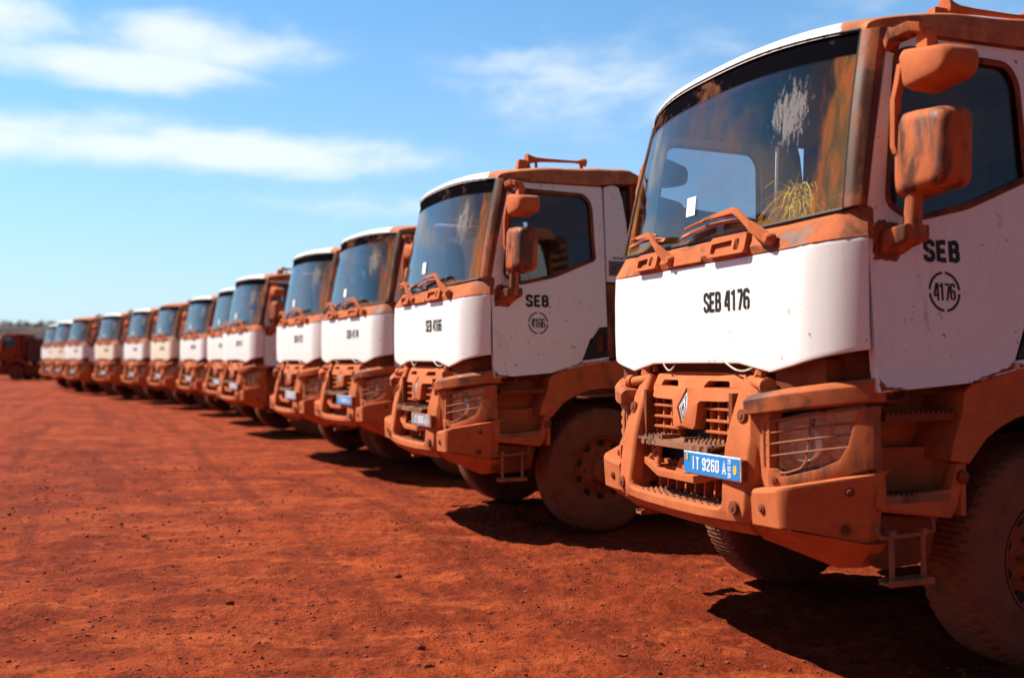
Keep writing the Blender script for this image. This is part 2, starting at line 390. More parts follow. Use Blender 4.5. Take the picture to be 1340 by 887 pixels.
CORE = {}
def make_truck():
    root = bpy.data.objects.new('dump_truck', None); COL.objects.link(root)
    root.empty_display_size = .3
    # ---- white front panel
    xs = sorted(set([-1.2, -1.18, -1.14, -1.08, -1.0, -.94, -.88, -.71, -.6, -.45, -.2, 0] + [1.2, 1.18, 1.14, 1.08, 1.0, .94, .88, .71, .6, .45, .2]))
    zlo = lambda x: pl([(0, 1.532), (.43, 1.532), (.47, 1.528), (.69, 1.487), (.73, 1.484), (1.2, 1.592)], abs(x))
    zhi = lambda x: pl([(0, 2.078), (.9, 2.082), (1.2, 2.108)], abs(x))
    g = [[Vector((x, panel_y(x) + .008 * abs(2 * t - 1) ** 6, lerp(zlo(x), zhi(x), t))) for t in (0, .04, .3, .7, .96, 1)] for x in xs]
    fp = MB().slab(g, lambda p: Vector((-.028 * (p.x / 1.2) ** 5, .03, 0))).build('front_panel', 'panelwhite', root, .006)
    CORE['panel'] = fp
    # ---- cowl under the windscreen
    def cowl_top(s):
        p = ws_pt(max(-1, min(1, s * 1.08)), -.01)
        if abs(s) > .925:
            q = (abs(s) - .925) / .075; e = Vector((math.copysign(1.160, s), .335, 2.262)); p = p.lerp(e, q)
        return p
    rows = []
    for s in frange(-1, 1, 41):
        x = 1.2 * s; a = abs(s); b = Vector((x, panel_y(x) + .004, zhi(x) + .004)); tp = cowl_top(s)
        bul = .055 * max(0, 1 - (a / .70) ** 6)
        m1 = b.lerp(tp, .30) + Vector((0, -bul * .45, 0)); m2 = b.lerp(tp, .72) + Vector((0, -bul * .25, bul * .35)); m3 = b.lerp(tp, .9) + Vector((0, bul * .2, bul * .30))
        rows.append([b, m1, m2, m3, tp])
    cw = MB().slab(rows, (0, .035, -.012)).build('cowl', 'cowl', root, .004)
    for x0, x1, z0, z1, nm in ((.22, .56, 2.098, 2.205, 'wiper_recess'), (-.62, -.34, 2.10, 2.20, 'wiper_recess')):
        mb = MB(); o = rounded([(x0, z0), (x1, z0), (x1, z1), (x0 + .02, z1)], .025); h = rounded([(x0 + .035, z0 + .018), (x1 - .12, z0 + .018), (x1 - .12, z1 - .03), (x0 + .03, z1 - .035)], .012)
        h2 = rounded([(x1 - .095, z0 + .02), (x1 - .055, z0 + .02), (x1 - .055, z1 - .03), (x1 - .095, z1 - .03)], .008)
        mb.plate(o, [h, h2], lambda u, v: (u, .055 + (v - 2.1) * .25 + .03 * abs(u) ** 2, v), (0, .10, 0)); mb.build(nm, 'dust', cw, .006)
        mb = MB(); mb.box(((x0 + x1) / 2 - .05, .115, (z0 + z1) / 2), (x1 - x0 - .12, .03, z1 - z0 - .03)); mb.box((x1 - .075, .085, (z0 + z1) / 2), (.018, .02, .05)); mb.build('recess_back', 'shade', cw)
    MB().slab([[Vector((x, .068 + (z - 2.07) * .25, z)) for z in (2.09, pl([(-.24, 2.175), (.10, 2.178), (.14, 2.12)], x))] for x in (-.24, -.1, .10, .14)], (0, .06, 0)).build('flap', 'dust', cw, .01)
    # ---- windscreen
    g = [[ws_pt(s, t) for t in frange(0, 1, 13)] for s in frange(-1, 1, 33)]
    ws = MB().slab(g, (0, .007, 0)).build('windscreen', 'screen', root)
    mb = MB()                                                            # rubber seal
    mb.tube([ws_pt(s, 1) + Vector((0, -.004, .006)) for s in frange(-1, 1, 25)], .011, 6)
    mb.tube([ws_pt(s, 0) + Vector((0, -.004, -.004)) for s in frange(-1, 1, 25)], .011, 6)
    for q in (-1, 1): mb.tube([ws_pt(q, t) + Vector((q * .004, -.003, 0)) for t in frange(0, 1, 9)], .010, 6)
    mb.build('seal', 'black', ws)
    c = ws_pt(-.065, .225); ex = Vector((1, .02, 0)); ez = (ws_pt(-.065, .3) - c).normalized(); n = Vector((0, -.006, 0))
    MB().slab([[c + ex * a * .045 + ez * b * .055 + n for b in (-1, 1)] for a in (-1, 1)], (0, .002, 0)).build('sticker', 'sticker', ws)
    # ---- A pillars
    for q in (1, -1):
        rows = []
        for t in frange(0, 1, 9):
            a = ws_pt(1, t) + Vector((.006, -.010, 0)); b = Vector((lerp(1.165, 1.092, t), lerp(.330, .525, t), lerp(2.262, 3.135, t)))
            m = a.lerp(b, .5) + Vector((.018, -.022, 0))
            rows.append([a, a.lerp(m, .6) + Vector((.003, -.006, 0)), m, m.lerp(b, .5) + Vector((.010, -.004, 0)), b])
        mb = MB().slab(rows, (-.03, .03, 0))
        if q < 0: mb.flip_x()
        mb.build('pillar', 'pillar', root, .004)
    # ---- roof
    nu, nv = 41, 26; grid = []
    for i in range(nu):
        u = -1 + 2 * i / (nu - 1); row = []
        uu = math.copysign(1 - (1 - abs(u)) ** 1.7, u)
        for j in range(nv):
            v = (j / (nv - 1)) ** 1.6
            w = lerp(1.045, 1.125, min(1, v / .25))
            x = w * uu; a = abs(uu)
            yf = ws_pt(max(-1, min(1, x / 1.005)), 1).y - .012 + .03 * max(0, a - .9) * 10 * .2
            y = lerp(yf, 1.83, v)
            edge = lerp(3.174 - .032 * a ** 2.4, 3.152, min(1, v * 1.6)) + .05 * max(0, min(1, (v - .5) / .4)) ** 2
            top = pl([(0, .0), (.006, .028), (.02, .052), (.05, .070), (.12, .094), (.35, .138), (.7, .156), (.96, .118), (1, .07)], v)
            dome = (1 - a ** 9) ** .6 if a < 1 else 0
            z = edge + top * (.62 + .38 * dome)
            row.append(Vector((x, y, z)))
        grid.append(row)
    def under(p):
        a = min(1, abs(p.x) / 1.045); k = max(0, min(1, (p.y - .42) / .2))
        return Vector((0, 0, lerp(3.168 - .032 * a ** 2.4, 3.120 + pl([(.5, 0), (1.40, .012), (1.52, .035), (1.9, .062)], p.y), k) - p.z - .004))
    mb = MB().slab(grid, under)
    rf = mb.build('roof', 'roof', root, .0)
    for q in (1, -1):
        mb = MB(); mb.slab([[Vector((q * (side_x(z) + .012), y, z)) for z in (pl([(.5, 3.105), (1.42, 3.118), (1.52, 3.14), (1.75, 3.16)], y), pl([(.5, 3.135), (1.42, 3.15), (1.52, 3.172), (1.75, 3.195)], y))] for y in (.53, .9, 1.3, 1.42, 1.52, 1.72)], (-q * .05, 0, 0)); mb.build('gutter', 'pillar', rf, .004)
    # air horns
    for q in (.93,):
        mb = MB()
        mb.lathe([(0, .048), (.02, .050), (.05, .036), (.10, .024), (.2, .018), (.45, .013), (.50, .013), (.53, .016), (.56, .030), (.60, .040), (.605, .036)], (q, .77, 3.352), (0, 1, .03), 14)
        mb.box((q, .74, 3.29), (.07, .14, .10), taper=.7); mb.box((q, .87, 3.30), (.02, .02, .12)); mb.box((q, 1.33, 3.32), (.02, .03, .10))
        mb.build('horn', 'dust', root, 0)
    # ---- doors
    win = [(.455, 2.275), (.60, 2.205), (.95, 2.285), (1.362, 2.452), (1.352, 2.52), (1.335, 2.95), (1.27, 3.035), (.64, 3.045), (.56, 3.01)]
    wr = rounded(win, .05, 3)
    out = [(.345, 1.497), (.337, 2.262), (.40, 2.55), (.532, 3.115), (1.44, 3.128), (1.452, 3.10), (1.462, 2.3), (1.465, 1.845), (1.385, 1.838), (1.31, 1.742)]
    for q in (1, -1):
        F = lambda mb: mb if q > 0 else mb.flip_x()
        d = F(MB().plate(out, [wr], lambda y, z: side(y, z), (-.045, 0, 0))).build('door', 'white', root, .004)
        F(MB().plate([(.346, 1.393), (.90, 1.432), (1.20, 1.492), (1.192, 1.52), (1.30, 1.745), (.36, 1.515), (.346, 1.510)], [],
                     lambda y, z: (1.176 + .22 * max(0, 1.60 - z), y, z), (-.05, 0, 0))).build('door_sill', 'white', d, .008)
        rr = random.Random(21)
        def ragged(pts, amp, n=7):
            o = []
            for a, b in zip(pts, pts[1:] + pts[:1]):
                for k in range(n): o.append((lerp(a[0], b[0], k / n) + rr.uniform(-amp, amp), lerp(a[1], b[1], k / n) + rr.uniform(-amp, amp)))
            return o
        F(MB().plate(ragged([(.365, 2.005), (.50, 2.01), (.53, 2.06), (.51, 2.18), (.40, 2.20), (.368, 2.15)], .008), [], lambda y, z: side(y, z, .0025), (-.004, 0, 0))).build('rust_patch', 'rust', d)
        sx = lambda z: 1.176 + .22 * max(0, 1.60 - z) + .0025
        F(MB().plate(ragged([(.349, 1.397), (.50, 1.407), (.47, 1.412), (.385, 1.418), (.352, 1.455)], .005), [], lambda y, z: (sx(z), y, z), (-.004, 0, 0))).build('rust_patch', 'rust', d)
        F(MB().plate(ragged([(.90, 1.437), (1.19, 1.497), (1.185, 1.535), (1.165, 1.51), (1.0, 1.468)], .005), [], lambda y, z: (sx(z), y, z), (-.004, 0, 0))).build('rust_patch', 'rust', d)
        F(MB().plate(ragged([(1.215, 1.502), (1.466, 1.54), (1.464, 1.555), (1.35, 1.535), (1.21, 1.522)], .005), [], lambda y, z: side(y, z, .0125), (-.004, 0, 0))).build('rust_patch', 'rust', d)
        ctr = Vector((.93, 2.65)); ring = []
        n = len(wr)
        mb = MB(); rows = []
        for i in range(n + 1):
            p = Vector(wr[i % n]); dd = (Vector(wr[(i + 1) % n]) - Vector(wr[(i - 1) % n])).normalized(); nn = Vector((dd.y, -dd.x))
            if (p + nn * .01 - ctr).length < (p - ctr).length: nn = -nn
            a = p + nn * .012; b = p - nn * .020
            rows.append([side(a.x, a.y, .004), side(p.x, p.y, .010), side(b.x, b.y, .002), side(b.x, b.y, -.02)])
        mb.slab(rows, (-.006, 0, 0)); F(mb).build('window_seal', 'rubber', d)
        F(MB().plate([tuple(Vector(p) + (Vector(p) - ctr) * -.01) for p in wr], [], lambda y, z: side(y, z, -.018), (-.006, 0, 0))).build('door_window', 'side', d)
        # dark handle recess
        hp = [(1.205, 1.548), (1.462, 1.578), (1.466, 1.838), (1.388, 1.832), (1.318, 1.742)]
        h = F(MB().plate(rounded(hp, .02, 2), [rounded([(1.36, 1.62), (1.43, 1.63), (1.435, 1.78), (1.395, 1.775), (1.36, 1.73)], .015, 2)], lambda y, z: side(y, z, .004), (-.02, 0, 0))).build('handle_recess', 'black', d, .003)
        F(MB().plate([(1.345, 1.60), (1.45, 1.61), (1.45, 1.80), (1.345, 1.78)], [], lambda y, z: side(y, z, -.024), (-.02, 0, 0))).build('handle', 'shade', h)
        F(MB().plate([(1.208, 1.497), (1.47, 1.535), (1.468, 1.572), (1.205, 1.54)], [], lambda y, z: side(y, z, .010), (-.04, 0, 0))).build('sill_end', 'white', d, .005)
        # rear side panel of the cab + badge
        rp = F(MB().plate([(1.478, 2.255), (1.475, 3.12), (1.56, 3.15), (1.63, 3.13), (1.665, 3.02), (1.70, 2.80), (1.718, 2.5), (1.72, 2.245)], [], lambda y, z: side(y, z), (-.05, 0, 0))).build('rear_quarter', 'white', root, .006)
        F(MB().plate([(1.50, 2.31), (1.695, 2.31), (1.695, 2.445), (1.50, 2.445)], [], lambda y, z: side(y, z, .006), (-.006, 0, 0))).build('badge_plate', 'badgegrey', rp)
        F(MB().plate([(1.50, 2.455), (1.69, 2.455), (1.69, 2.49), (1.50, 2.49)], [], lambda y, z: side(y, z, .005), (-.005, 0, 0))).build('badge_strip', 'sticker', rp)
        mb = MB(); f2 = lambda u, v: (side(u, v, .0075) if q > 0 else Vector((-side_x(v) - .0075, 3.195 - u, v)))
        text(mb, 'TEM PLUS', 1.535, 2.462, .021, f2, (-.002 * q, 0, 0), 1.25, .2, .6)
        dm = lambda r: [(1.545 + r * .62, 2.378), (1.545, 2.378 + r), (1.545 - r * .62, 2.378), (1.545, 2.378 - r)]
        for i in range(4):
            a, b = dm(.034)[i], dm(.034)[(i + 1) % 4]; a2, b2 = dm(.022)[i], dm(.022)[(i + 1) % 4]
            mb.slab([[f2(*a), f2(*b)], [f2(*a2), f2(*b2)]], (-.002 * q, 0, 0))
        mb.build('badge_lettering', 'black', rp)
        F(MB().plate([(1.478, 1.56), (1.478, 2.24), (1.735, 2.23), (1.74, 1.56)], [], lambda y, z: side(y, z, -.03), (-.05, 0, 0))).build('rear_filler', 'pillar', root, .006)
        # mirror
        mr = MB()
        mr.hexa([(1.022 + .16, .385, 2.165), (1.18, .52, 2.065), (1.17, .60, 2.07), (1.16, .60, 2.17), (1.31, .41, 2.17), (1.33, .47, 2.09), (1.34, .57, 2.10), (1.32, .57, 2.185)])
        mr2 = F(MB().slab([[Vector((x, y - .02 * (1 - x), z)) for z in (2.035 + (x - 1.17) * .45, 2.135 + (x - 1.17) * .25)] for x, y in ((1.165, .39), (1.23, .395), (1.295, .43))], (0, .14, 0)))
        mroot = mr2.build('mirror', 'mirror', root, .012); mr.bm.free()
        F(MB().tube([(1.262, .50, 2.10), (1.268, .50, 2.18), (1.285, .50, 2.31)], [.052, .042, .040], 10)).build('mirror_stem', 'mirror', mroot)
        def housing(x0, x1, z0, z1, yb, dep, sk, rr, sl=0):
            o = rounded([(x0 + sk, z0 + .0), (x1, z0 + .02 + sl * .3), (x1 + .01, z1 - sl), (x0 + .03, z1), (x0, z1 - .03)], rr, 5); cx, cz = (x0 + x1) / 2, (z0 + z1) / 2
            rows = []
            for k, (f, y) in enumerate(((.72, -dep - .008), (.90, -dep * .97), (.98, -dep * .76), (1.0, -dep * .3), (1.0, 0), (.96, .012), (.5, .006))):
                rows.append([Vector((cx + (u - cx) * f, yb + y + .03 * (u - cx), cz + (v - cz) * f)) for u, v in o])
            mb = MB(); bm = mb.bm; V = [[bm.verts.new(p) for p in r] for r in rows]
            for a, b in zip(V, V[1:]):
                for i in range(len(a)):
                    j = (i + 1) % len(a); bm.faces.new((a[i], a[j], b[j], b[i]))
            bm.faces.new(list(reversed(V[0]))); bm.faces.new(V[-1]); return mb
        F(housing(1.205, 1.505, 2.280, 2.690, .60, .15, -.01, .055, .03)).build('mirror_housing', 'mirror', mroot, smooth=60)
        F(housing(1.255, 1.55, 2.755, 2.965, .60, .17, .03, .06, .05)).build('wide_mirror', 'dust_clean', mroot, smooth=60)
        F(MB().slab([[Vector((x - .016, y, z)), Vector((x + .016, y, z))] for x, y, z in ((1.232, .435, 2.49), (1.225, .425, 2.53), (1.235, .42, 2.74), (1.262, .415, 2.80), (1.270, .43, 2.90))], (0, .04, 0))).build('mirror_bar', 'dust_clean', mroot, .006)
        if q > 0:
            F(MB().slab([[Vector((x, y, z - .045)), Vector((x, y - .01, z))] for x, y, z in ((1.10, .50, 3.06), (1.17, .46, 3.09), (1.30, .46, 3.09), (1.355, .48, 3.07), (1.36, .51, 3.02))], (0, .075, -.012))).build('mirror_arm', 'mirror', mroot, .008)
            F(MB().box((1.335, .53, 2.99), (.07, .06, .10))).build('mirror_joint', 'dust_clean', mroot, .01)
        if q < 0: mroot.matrix_local = Matrix.Translation((-1.24, .47, 0)) @ Matrix.Rotation(R(-72), 4, 'Z') @ Matrix.Translation((1.24, -.47, 0))   # folded back
        arc = [(1.43 + .735 * math.cos(R(a)), .555 + .735 * math.sin(R(a))) for a in range(172, -4, -8)]
        arc = [p for p in arc]
        fo = [(.905, 1.045)] + [p for p in arc if p[0] > .95 and p[1] > 1.0] + [(2.14, .95), (2.19, .70), (2.26, .70), (2.25, 1.0), (2.12, 1.34), (1.90, 1.52), (1.62, 1.55), (1.24, 1.512), (1.19, 1.485), (.93, 1.425), (.885, 1.39), (.862, 1.28), (.805, 1.14), (.79, 1.065)]
        F(MB().plate(fo, [], lambda y, z: (1.185 - .03 * max(0, z - 1.3), y, z), (-.36, 0, 0))).build('wheel_arch', 'dust', root, .018)
        # ---- steps
        st = F(MB().plate([(.36, .86), (.80, .79), (.845, .86), (.895, 1.05), (.835, 1.05), (.80, .93), (.42, .905), (.405, 1.04), (.36, 1.05)], [], lambda y, z: (1.175, y, z), (-.06, 0, 0))).build('step_well', 'dust_clean', root, .012)
        F(MB().hexa([(.88, .38, .80), (1.165, .38, .845), (1.165, .80, .79), (.88, .80, .78), (.88, .38, .885), (1.165, .38, .895), (1.165, .80, .905), (.88, .80, .895)])).build('step_floor', 'dust', st)
        F(MB().plate([(.36, .72), (.36, 1.42), (.90, 1.42), (.93, 1.0), (.80, .66)], [], lambda y, z: (.90 + .02 * z, y, z), (-.04, 0, 0))).build('step_back', 'dust', st)
        F(MB().slab([[Vector((x, y, z)) for z in (.80, 1.02 + .05 * (x > 1.0), 1.12 - .0 * x)] for x, y in ((.93, .40), (.95, .70), (1.03, .83), (1.17, .865))], (0, .03, 0))).build('step_side', 'dust', st, .006)
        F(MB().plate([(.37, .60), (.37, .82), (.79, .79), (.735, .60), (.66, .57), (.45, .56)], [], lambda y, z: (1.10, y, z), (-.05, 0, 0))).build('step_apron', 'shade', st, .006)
        mb = MB()
        for k in range(12):
            y = .43 + k * .03
            mb.box((1.145, y, .908 + (y - .43) * .02), (.05, .014, .022))
            mb.box((1.06, y, .904), (.10, .010, .014))
        mb.box((1.168, .60, .895), (.018, .38, .035))
        F(mb).build('step_tread', 'tread', st)
        mb = MB(); mb.box((1.06, .64, 1.272), (.20, .43, .035)); mb.hexa([(.95, .38, 1.20), (1.14, .38, 1.21), (1.13, .54, 1.235), (.95, .54, 1.23), (.95, .38, 1.257), (1.15, .38, 1.257), (1.15, .54, 1.257), (.95, .54, 1.257)])
        for k in range(14): mb.box((1.15, .44 + k * .030, 1.296), (.026, .014, .016))
        F(mb).build('upper_step', 'shade', st, .004)
        F(MB().tube([(1.10, .60, 1.42), (1.10, .60, 1.37), (1.08, .56, 1.345), (1.08, .50, 1.345)], .018, 8)).build('grab_pipe', 'shade', st)
        F(MB().lathe([(0, .03), (.02, .034), (.03, .02)], (1.172, .862, .985), (1, 0, 0), 12)).build('reflector', 'shade', st)
        # hinged ladder below the steps
        mb = MB()
        mb.tube([(1.16, .365, .775), (1.175, .36, .745), (1.18, .375, .725), (1.18, .50, .728), (1.18, .64, .736), (1.18, .685, .745), (1.165, .69, .80)], .010, 8)
        for y in (.43, .615): mb.tube([(1.18, y, .735), (1.182, y + .003, .53)], .013, 8); mb.lathe([(0, .018), (.04, .018)], (1.16, y, .745), (1, 0, 0), 8)
        mb.box((1.18, .52, .515), (.07, .26, .012)); mb.box((1.213, .52, .520), (.008, .26, .030)); mb.box((1.147, .52, .520), (.008, .26, .030))
        for k in range(7): mb.lathe([(0, .011), (.003, .011), (.004, .006)], (1.217, .43 + k * .03, .520), (1, 0, 0), 8)
        F(mb).build('ladder', 'rod', root)
        # ---- brow above the headlamp
        rows = []
        for x in frange(.655, 1.188, 15):
            t = (x - .655) / .533; y = lamp_y(x); e = min(1, (x - .655) / .03)
            z0 = lerp(1.272, 1.352, t ** 1.1); z1 = lerp(1.372, 1.462, t ** .9)
            pr = .030 * (1 - .35 * t)
            rows.append([Vector((x, y + .03, z0 - .002)), Vector((x, y - pr, z0 + .004)), Vector((x, y - pr - .004, lerp(z0, z1, .70))), Vector((x, y - .002, z1 - .004)), Vector((x, y + .10, z1 + .006))])
        F(MB().slab(rows, (-.02, .11, .0))).build('bumper_brow', 'cowl', root, .006)
        # ---- headlamp
        mb = MB(); rows = []
        for x in frange(.70, 1.05, 12):
            t = (x - .70) / .465; y = lamp_y(x) + .17
            rows.append([Vector((x, y, lerp(.92, 1.06, t))), Vector((x, y, lerp(1.265, 1.352, t)))])
        hl = F(MB().slab(rows, (-.02, .05, 0))).build('headlight', 'lampdark', root)
        lz0 = lambda x: pl([(.735, 1.03), (.84, 1.008), (1.0, 1.055), (1.09, 1.12), (1.13, 1.25)], x); lz1 = lambda x: lerp(1.232, 1.318, (x - .735) / .40)
        g = [[Vector((x, lamp_y(x) + .055, z)) for z in (lz0(x), lz1(x))] for x in frange(.735, 1.125, 14)]
        F(MB().slab(g, (0, .006, 0))).build('lens', 'lens', hl)
        mb = MB(); mb.lathe([(.035, .03), (.036, .036), (.012, .038), (.016, .055), (.035, .075), (.058, .084), (.064, .088), (.060, .090), (.03, .092)], (.885, .226, 1.145), (.15, -1, .02), 24); mb.build('lamp_bowl', 'lamp', hl) if q > 0 else mb.flip_x().build('lamp_bowl', 'lamp', hl)
        mb = MB(); mb.lathe([(.015, .012), (.015, .016), (.004, .018), (.010, .028), (.03, .038), (.036, .042), (.03, .044), (.01, .044)], (1.035, .302, 1.20), (.6, -1, .05), 18); mb.lathe([(.015, .012), (.015, .016), (.004, .018), (.010, .028), (.03, .040), (.036, .044), (.03, .046), (.01, .046)], (1.02, .302, 1.105), (.6, -1, .05), 18); F(mb).build('side_lamp', 'lamp', hl)
        mb = MB()
        for k in range(5): mb.box((.785, .165, 1.05 + k * .035), (.085, .05, .018))
        mb.box((.785, .185, 1.12), (.085, .02, .19)); mb.box((.965, .235, 1.14), (.020, .05, .22)); mb.box((.87, .215, 1.245), (.22, .05, .01)); F(mb).build('lamp_fins', 'lampdark', hl, .003)
        # guard bars
        mb = MB(); gy = lambda x: lamp_y(x) + .022
        for k, (za, zb) in enumerate(((1.185, 1.255), (1.130, 1.205), (1.072, 1.147))):
            xe = (1.135, 1.122, 1.10)[k]
            mb.tube([(x, gy(x), lerp(za, zb, (x - .745) / .39)) for x in frange(.745, xe, 9)], .0055, 6)
        mb.tube([(.735, gy(.735), 1.03), (.732, gy(.73), 1.20), (.735, gy(.735), 1.226), (.755, gy(.755), 1.238)] + [(x, gy(x), lz1(x) + .004) for x in frange(.79, 1.14, 8)], .007, 6)
        mb.tube([(.955, gy(.955) + .006, 1.268), (.948, gy(.948) + .006, 1.17), (.935, gy(.935) + .006, 1.065), (.915, gy(.915), 1.028), (.86, gy(.86), 1.005), (.82, gy(.82), .998)], .0065, 6)
        F(mb).build('lamp_guard', 'rod', hl)
        # bezel: lower sweep and outer upright in one piece
        blo = lambda x: pl([(.775, .915), (.86, .912), (1.19, 1.046)], x)
        bhi = lambda x: pl([(.775, 1.018), (.805, 1.020), (.845, .982), (1.0, 1.032), (1.075, 1.078), (1.105, 1.15), (1.135, 1.31), (1.15, 1.322), (1.19, 1.333)], x)
        g = [[Vector((x, lamp_y(x) - .004 * math.sin(math.pi * tt), lerp(blo(x), bhi(x), tt))) for tt in (0, .5, 1)] for x in (.775, .79, .805, .83, .845, .88, .93, .98, 1.0, 1.04, 1.075, 1.09, 1.105, 1.12, 1.135, 1.15, 1.17, 1.19)]
        F(MB().slab(g, (-.015, .05, 0))).build('lamp_bezel', 'dust_worn', hl, .007)
        F(MB().lathe([(0, .022), (.006, .020), (.006, .012), (.012, .010)], (.812, lamp_y(.81) - .002, .965), (0, -1, 0), 12)).build('bolt', 'shade', hl)
        # upright between bull bar and lamp
        F(MB().slab([[Vector((x, .03 + (0 if x < .7 else .03), z)) for z in (.925, 1.29)] for x in (.655, .70, .772)], (0, .08, 0))).build('lamp_upright', 'dust', hl, .006)
        # ---- bumper corner
        chi = lambda x: pl([(.70, .922), (.80, .930), (.95, .958), (1.19, 1.034)], x); clo = lambda x: pl([(.70, .742), (.95, .752), (1.0, .745), (1.165, .695), (1.19, .70)], x)
        g = []
        for x in (.70, .71, .76, .84, .905, .922, .940, .958, .975, 1.03, 1.10, 1.165, 1.19):
            row = []
            for tt in (0, .05, .5, .86, .96, 1):
                z = lerp(clo(x), chi(x), tt); e = max(0, x - .90)
                row.append(Vector((x - .06 * e / .29 * (1 - tt), corner_y(x) + .012 * (1 - tt) + (.045 if tt == 1 else .010 if tt == .96 else 0) - .01, z)))
            g.append(row)
        bc = F(MB().slab(g, lambda p: Vector((-.05 * max(0, p.x - .84), .08, 0)))).build('bumper_corner', 'dust_clean', root, .012)
        for (bx, bz) in ((.79, .83), (1.13, .935), (1.115, .755)):
            nrm = Vector((0, -1, 0)) if bx < .85 else Vector((.8, -.62, 0))
            F(MB().lathe([(-.01, .024), (.003, .022), (.0045, .013), (.010, .011), (.011, .004)], (bx - (.012 if bx > .9 else 0), corner_y(bx) - .008 + (.010 if bx > .9 and bz < .8 else 0), bz), nrm, 12)).build('bolt', 'shade', bc)
        # lower lip under the corner, coming to a point
        P = [(.0, .03, .715), (.70, .03, .735), (.95, .05, .745), (1.16, .345, .69), (1.02, .37, .565), (.93, .34, .555), (.62, .12, .655), (0, .12, .675)]
        mb = MB(); bm = mb.bm
        top = [(.66, .02, .74), (.95, .03, .748), (1.150, .335, .692), (1.150, .44, .692), (.66, .40, .74)]
        bot = [(.66, .10, .655), (.93, .33, .553), (1.03, .385, .560), (1.03, .45, .565), (.66, .40, .64)]
        T = [bm.verts.new(p) for p in top]; Bv = [bm.verts.new(p) for p in bot]
        bm.faces.new(T); bm.faces.new(list(reversed(Bv)))
        for i in range(5):
            j = (i + 1) % 5; bm.faces.new((T[i], Bv[i], Bv[j])); bm.faces.new((T[i], Bv[j], T[j]))
        F(mb).build('bumper_lip', 'dust_clean', root, .008)
    # ---- bull bar frame
    half = [((.645, 1.392), (.485, 1.466)), ((.668, 1.31), (.480, 1.39)), ((.685, 1.20), (.472, 1.24)), ((.692, 1.10), (.470, 1.10)), ((.694, .98), (.472, .98)), ((.692, .88), (.480, .88)), ((.690, .80), (.487, .835)), ((.680, .755), (.475, .805)), ((.655, .733), (.45, .790)), ((.55, .722), (.40, .785)), ((.30, .718), (.25, .783))]
    path = half + [((0, .716), (0, .782))] + [((-a, b), (-c, d)) for (a, b), (c, d) in reversed(half)]
    rows = []
    for (ox, oz), (ix, iz) in path:
        o = Vector((ox, rake(oz) + .03 * (abs(ox) > .5), oz)); i_ = Vector((ix, rake(iz), iz))
        rows.append([o + Vector((0, .02, 0)), o.lerp(i_, .14) + Vector((0, -.012, 0)), o.lerp(i_, .9) + Vector((0, -.012, 0)), i_ + Vector((0, .008, 0))])
    bb = MB().slab(rows, (0, .12, 0)).build('bull_bar', 'dust_clean', root, .009)
    for x, z in ((.575, 1.265), (-.575, 1.265), (.60, .81), (-.60, .81)):
        b = MB().lathe([(-.01, .036), (.0045, .034), (.0055, .030), (.005, .015), (.010, .013), (.011, .004)], (x, rake(z) - .006, z), (0, -1, .05), 16).build('bolt', 'shade', bb)  # dark disc round the bolt head paints the shade of a recess
    MB().slab([[Vector((x, y, z)) for y, z in ((.02, .714), (.06, .655 + .02 * (x / .66) ** 2), (.45, .65))] for x in frange(-.66, .66, 9)], (0, .02, .05)).build('skid_plate', 'dust', root, .006)
    # ---- upper beam with the V, slots and badge
    beam = [(-.40, 1.335), (-.36, 1.328), (-.145, 1.325), (-.135, 1.31), (-.118, 1.19), (-.10, 1.168), (.10, 1.168), (.118, 1.19), (.135, 1.31), (.145, 1.325), (.36, 1.328), (.43, 1.335), (.468, 1.40), (.455, 1.474), (.2, 1.480), (-.2, 1.480), (-.455, 1.474), (-.468, 1.40)]
    beam[0] = (-.43, 1.335)
    sl = [rounded([(s * .13, 1.398), (s * .365, 1.402), (s * .345, 1.436), (s * .16, 1.436)], .012, 2) for s in (1, -1)]
    em = [(0, 1.40), (.055, 1.285), (0, 1.185), (-.055, 1.285)]
    by = lambda z: .045 + max(0, z - 1.30) * .42
    bmz = MB().plate(beam, sl + [em], lambda x, z: (x, by(z) + .03 * (x / .46) ** 2 - .02 * max(0, 1 - abs(x) / .14), z), (0, .07, 0)).build('grille_beam', 'dust_clean', bb, .008)
    MB().plate([(p[0] * 1.15, 1.29 + (p[1] - 1.29) * 1.1) for p in em], [], lambda x, z: (x, by(z) + .012, z), (0, .02, 0)).build('emblem_back', 'black', bmz)
    mb = MB()
    def rh(w, h): return [Vector((w, 0, 1.285)), Vector((0, 0, 1.285 + h)), Vector((-w, 0, 1.285)), Vector((0, 0, 1.285 - h))]
    for (w0, h0, w1, h1) in ((.043, .096, .034, .076), (.023, .052, .014, .032)):
        a, b = rh(w0, h0), rh(w1, h1)
        for i in range(4):
            j = (i + 1) % 4; yy = lambda p: Vector((p.x, by(p.z) - .006, p.z))
            mb.slab([[yy(a[i]), yy(a[j])], [yy(b[i]), yy(b[j])]], (0, .016, 0))
    mb.build('emblem', 'chrome', bmz)
    # ---- grille
    mb = MB()
    for z in (1.10, 1.16, 1.22, 1.285):
        for s in (1, -1): mb.box((s * .30, .115, z), (.33, .05, .014))
    for x in (.17, .25, .34, .43):
        for s in (1, -1): mb.box((s * x, .13, 1.20), (.016, .04, .26))
    mb.box((0, .128, 1.285), (.9, .02, .012)); mb.box((0, .128, 1.10), (.9, .02, .012))
    gr = mb.build('grille', 'dust', root, .003)
    MB().box((0, .20, 1.08), (1.0, .02, .62)).build('radiator_back', 'black', gr)
    for s in (1, -1): MB().box((s * .455, .10, 1.10), (.03, .10, .55)).build('grille_side', 'shade', gr)
    mb = MB(); mb.box((0, .15, .94), (.9, .03, .05))
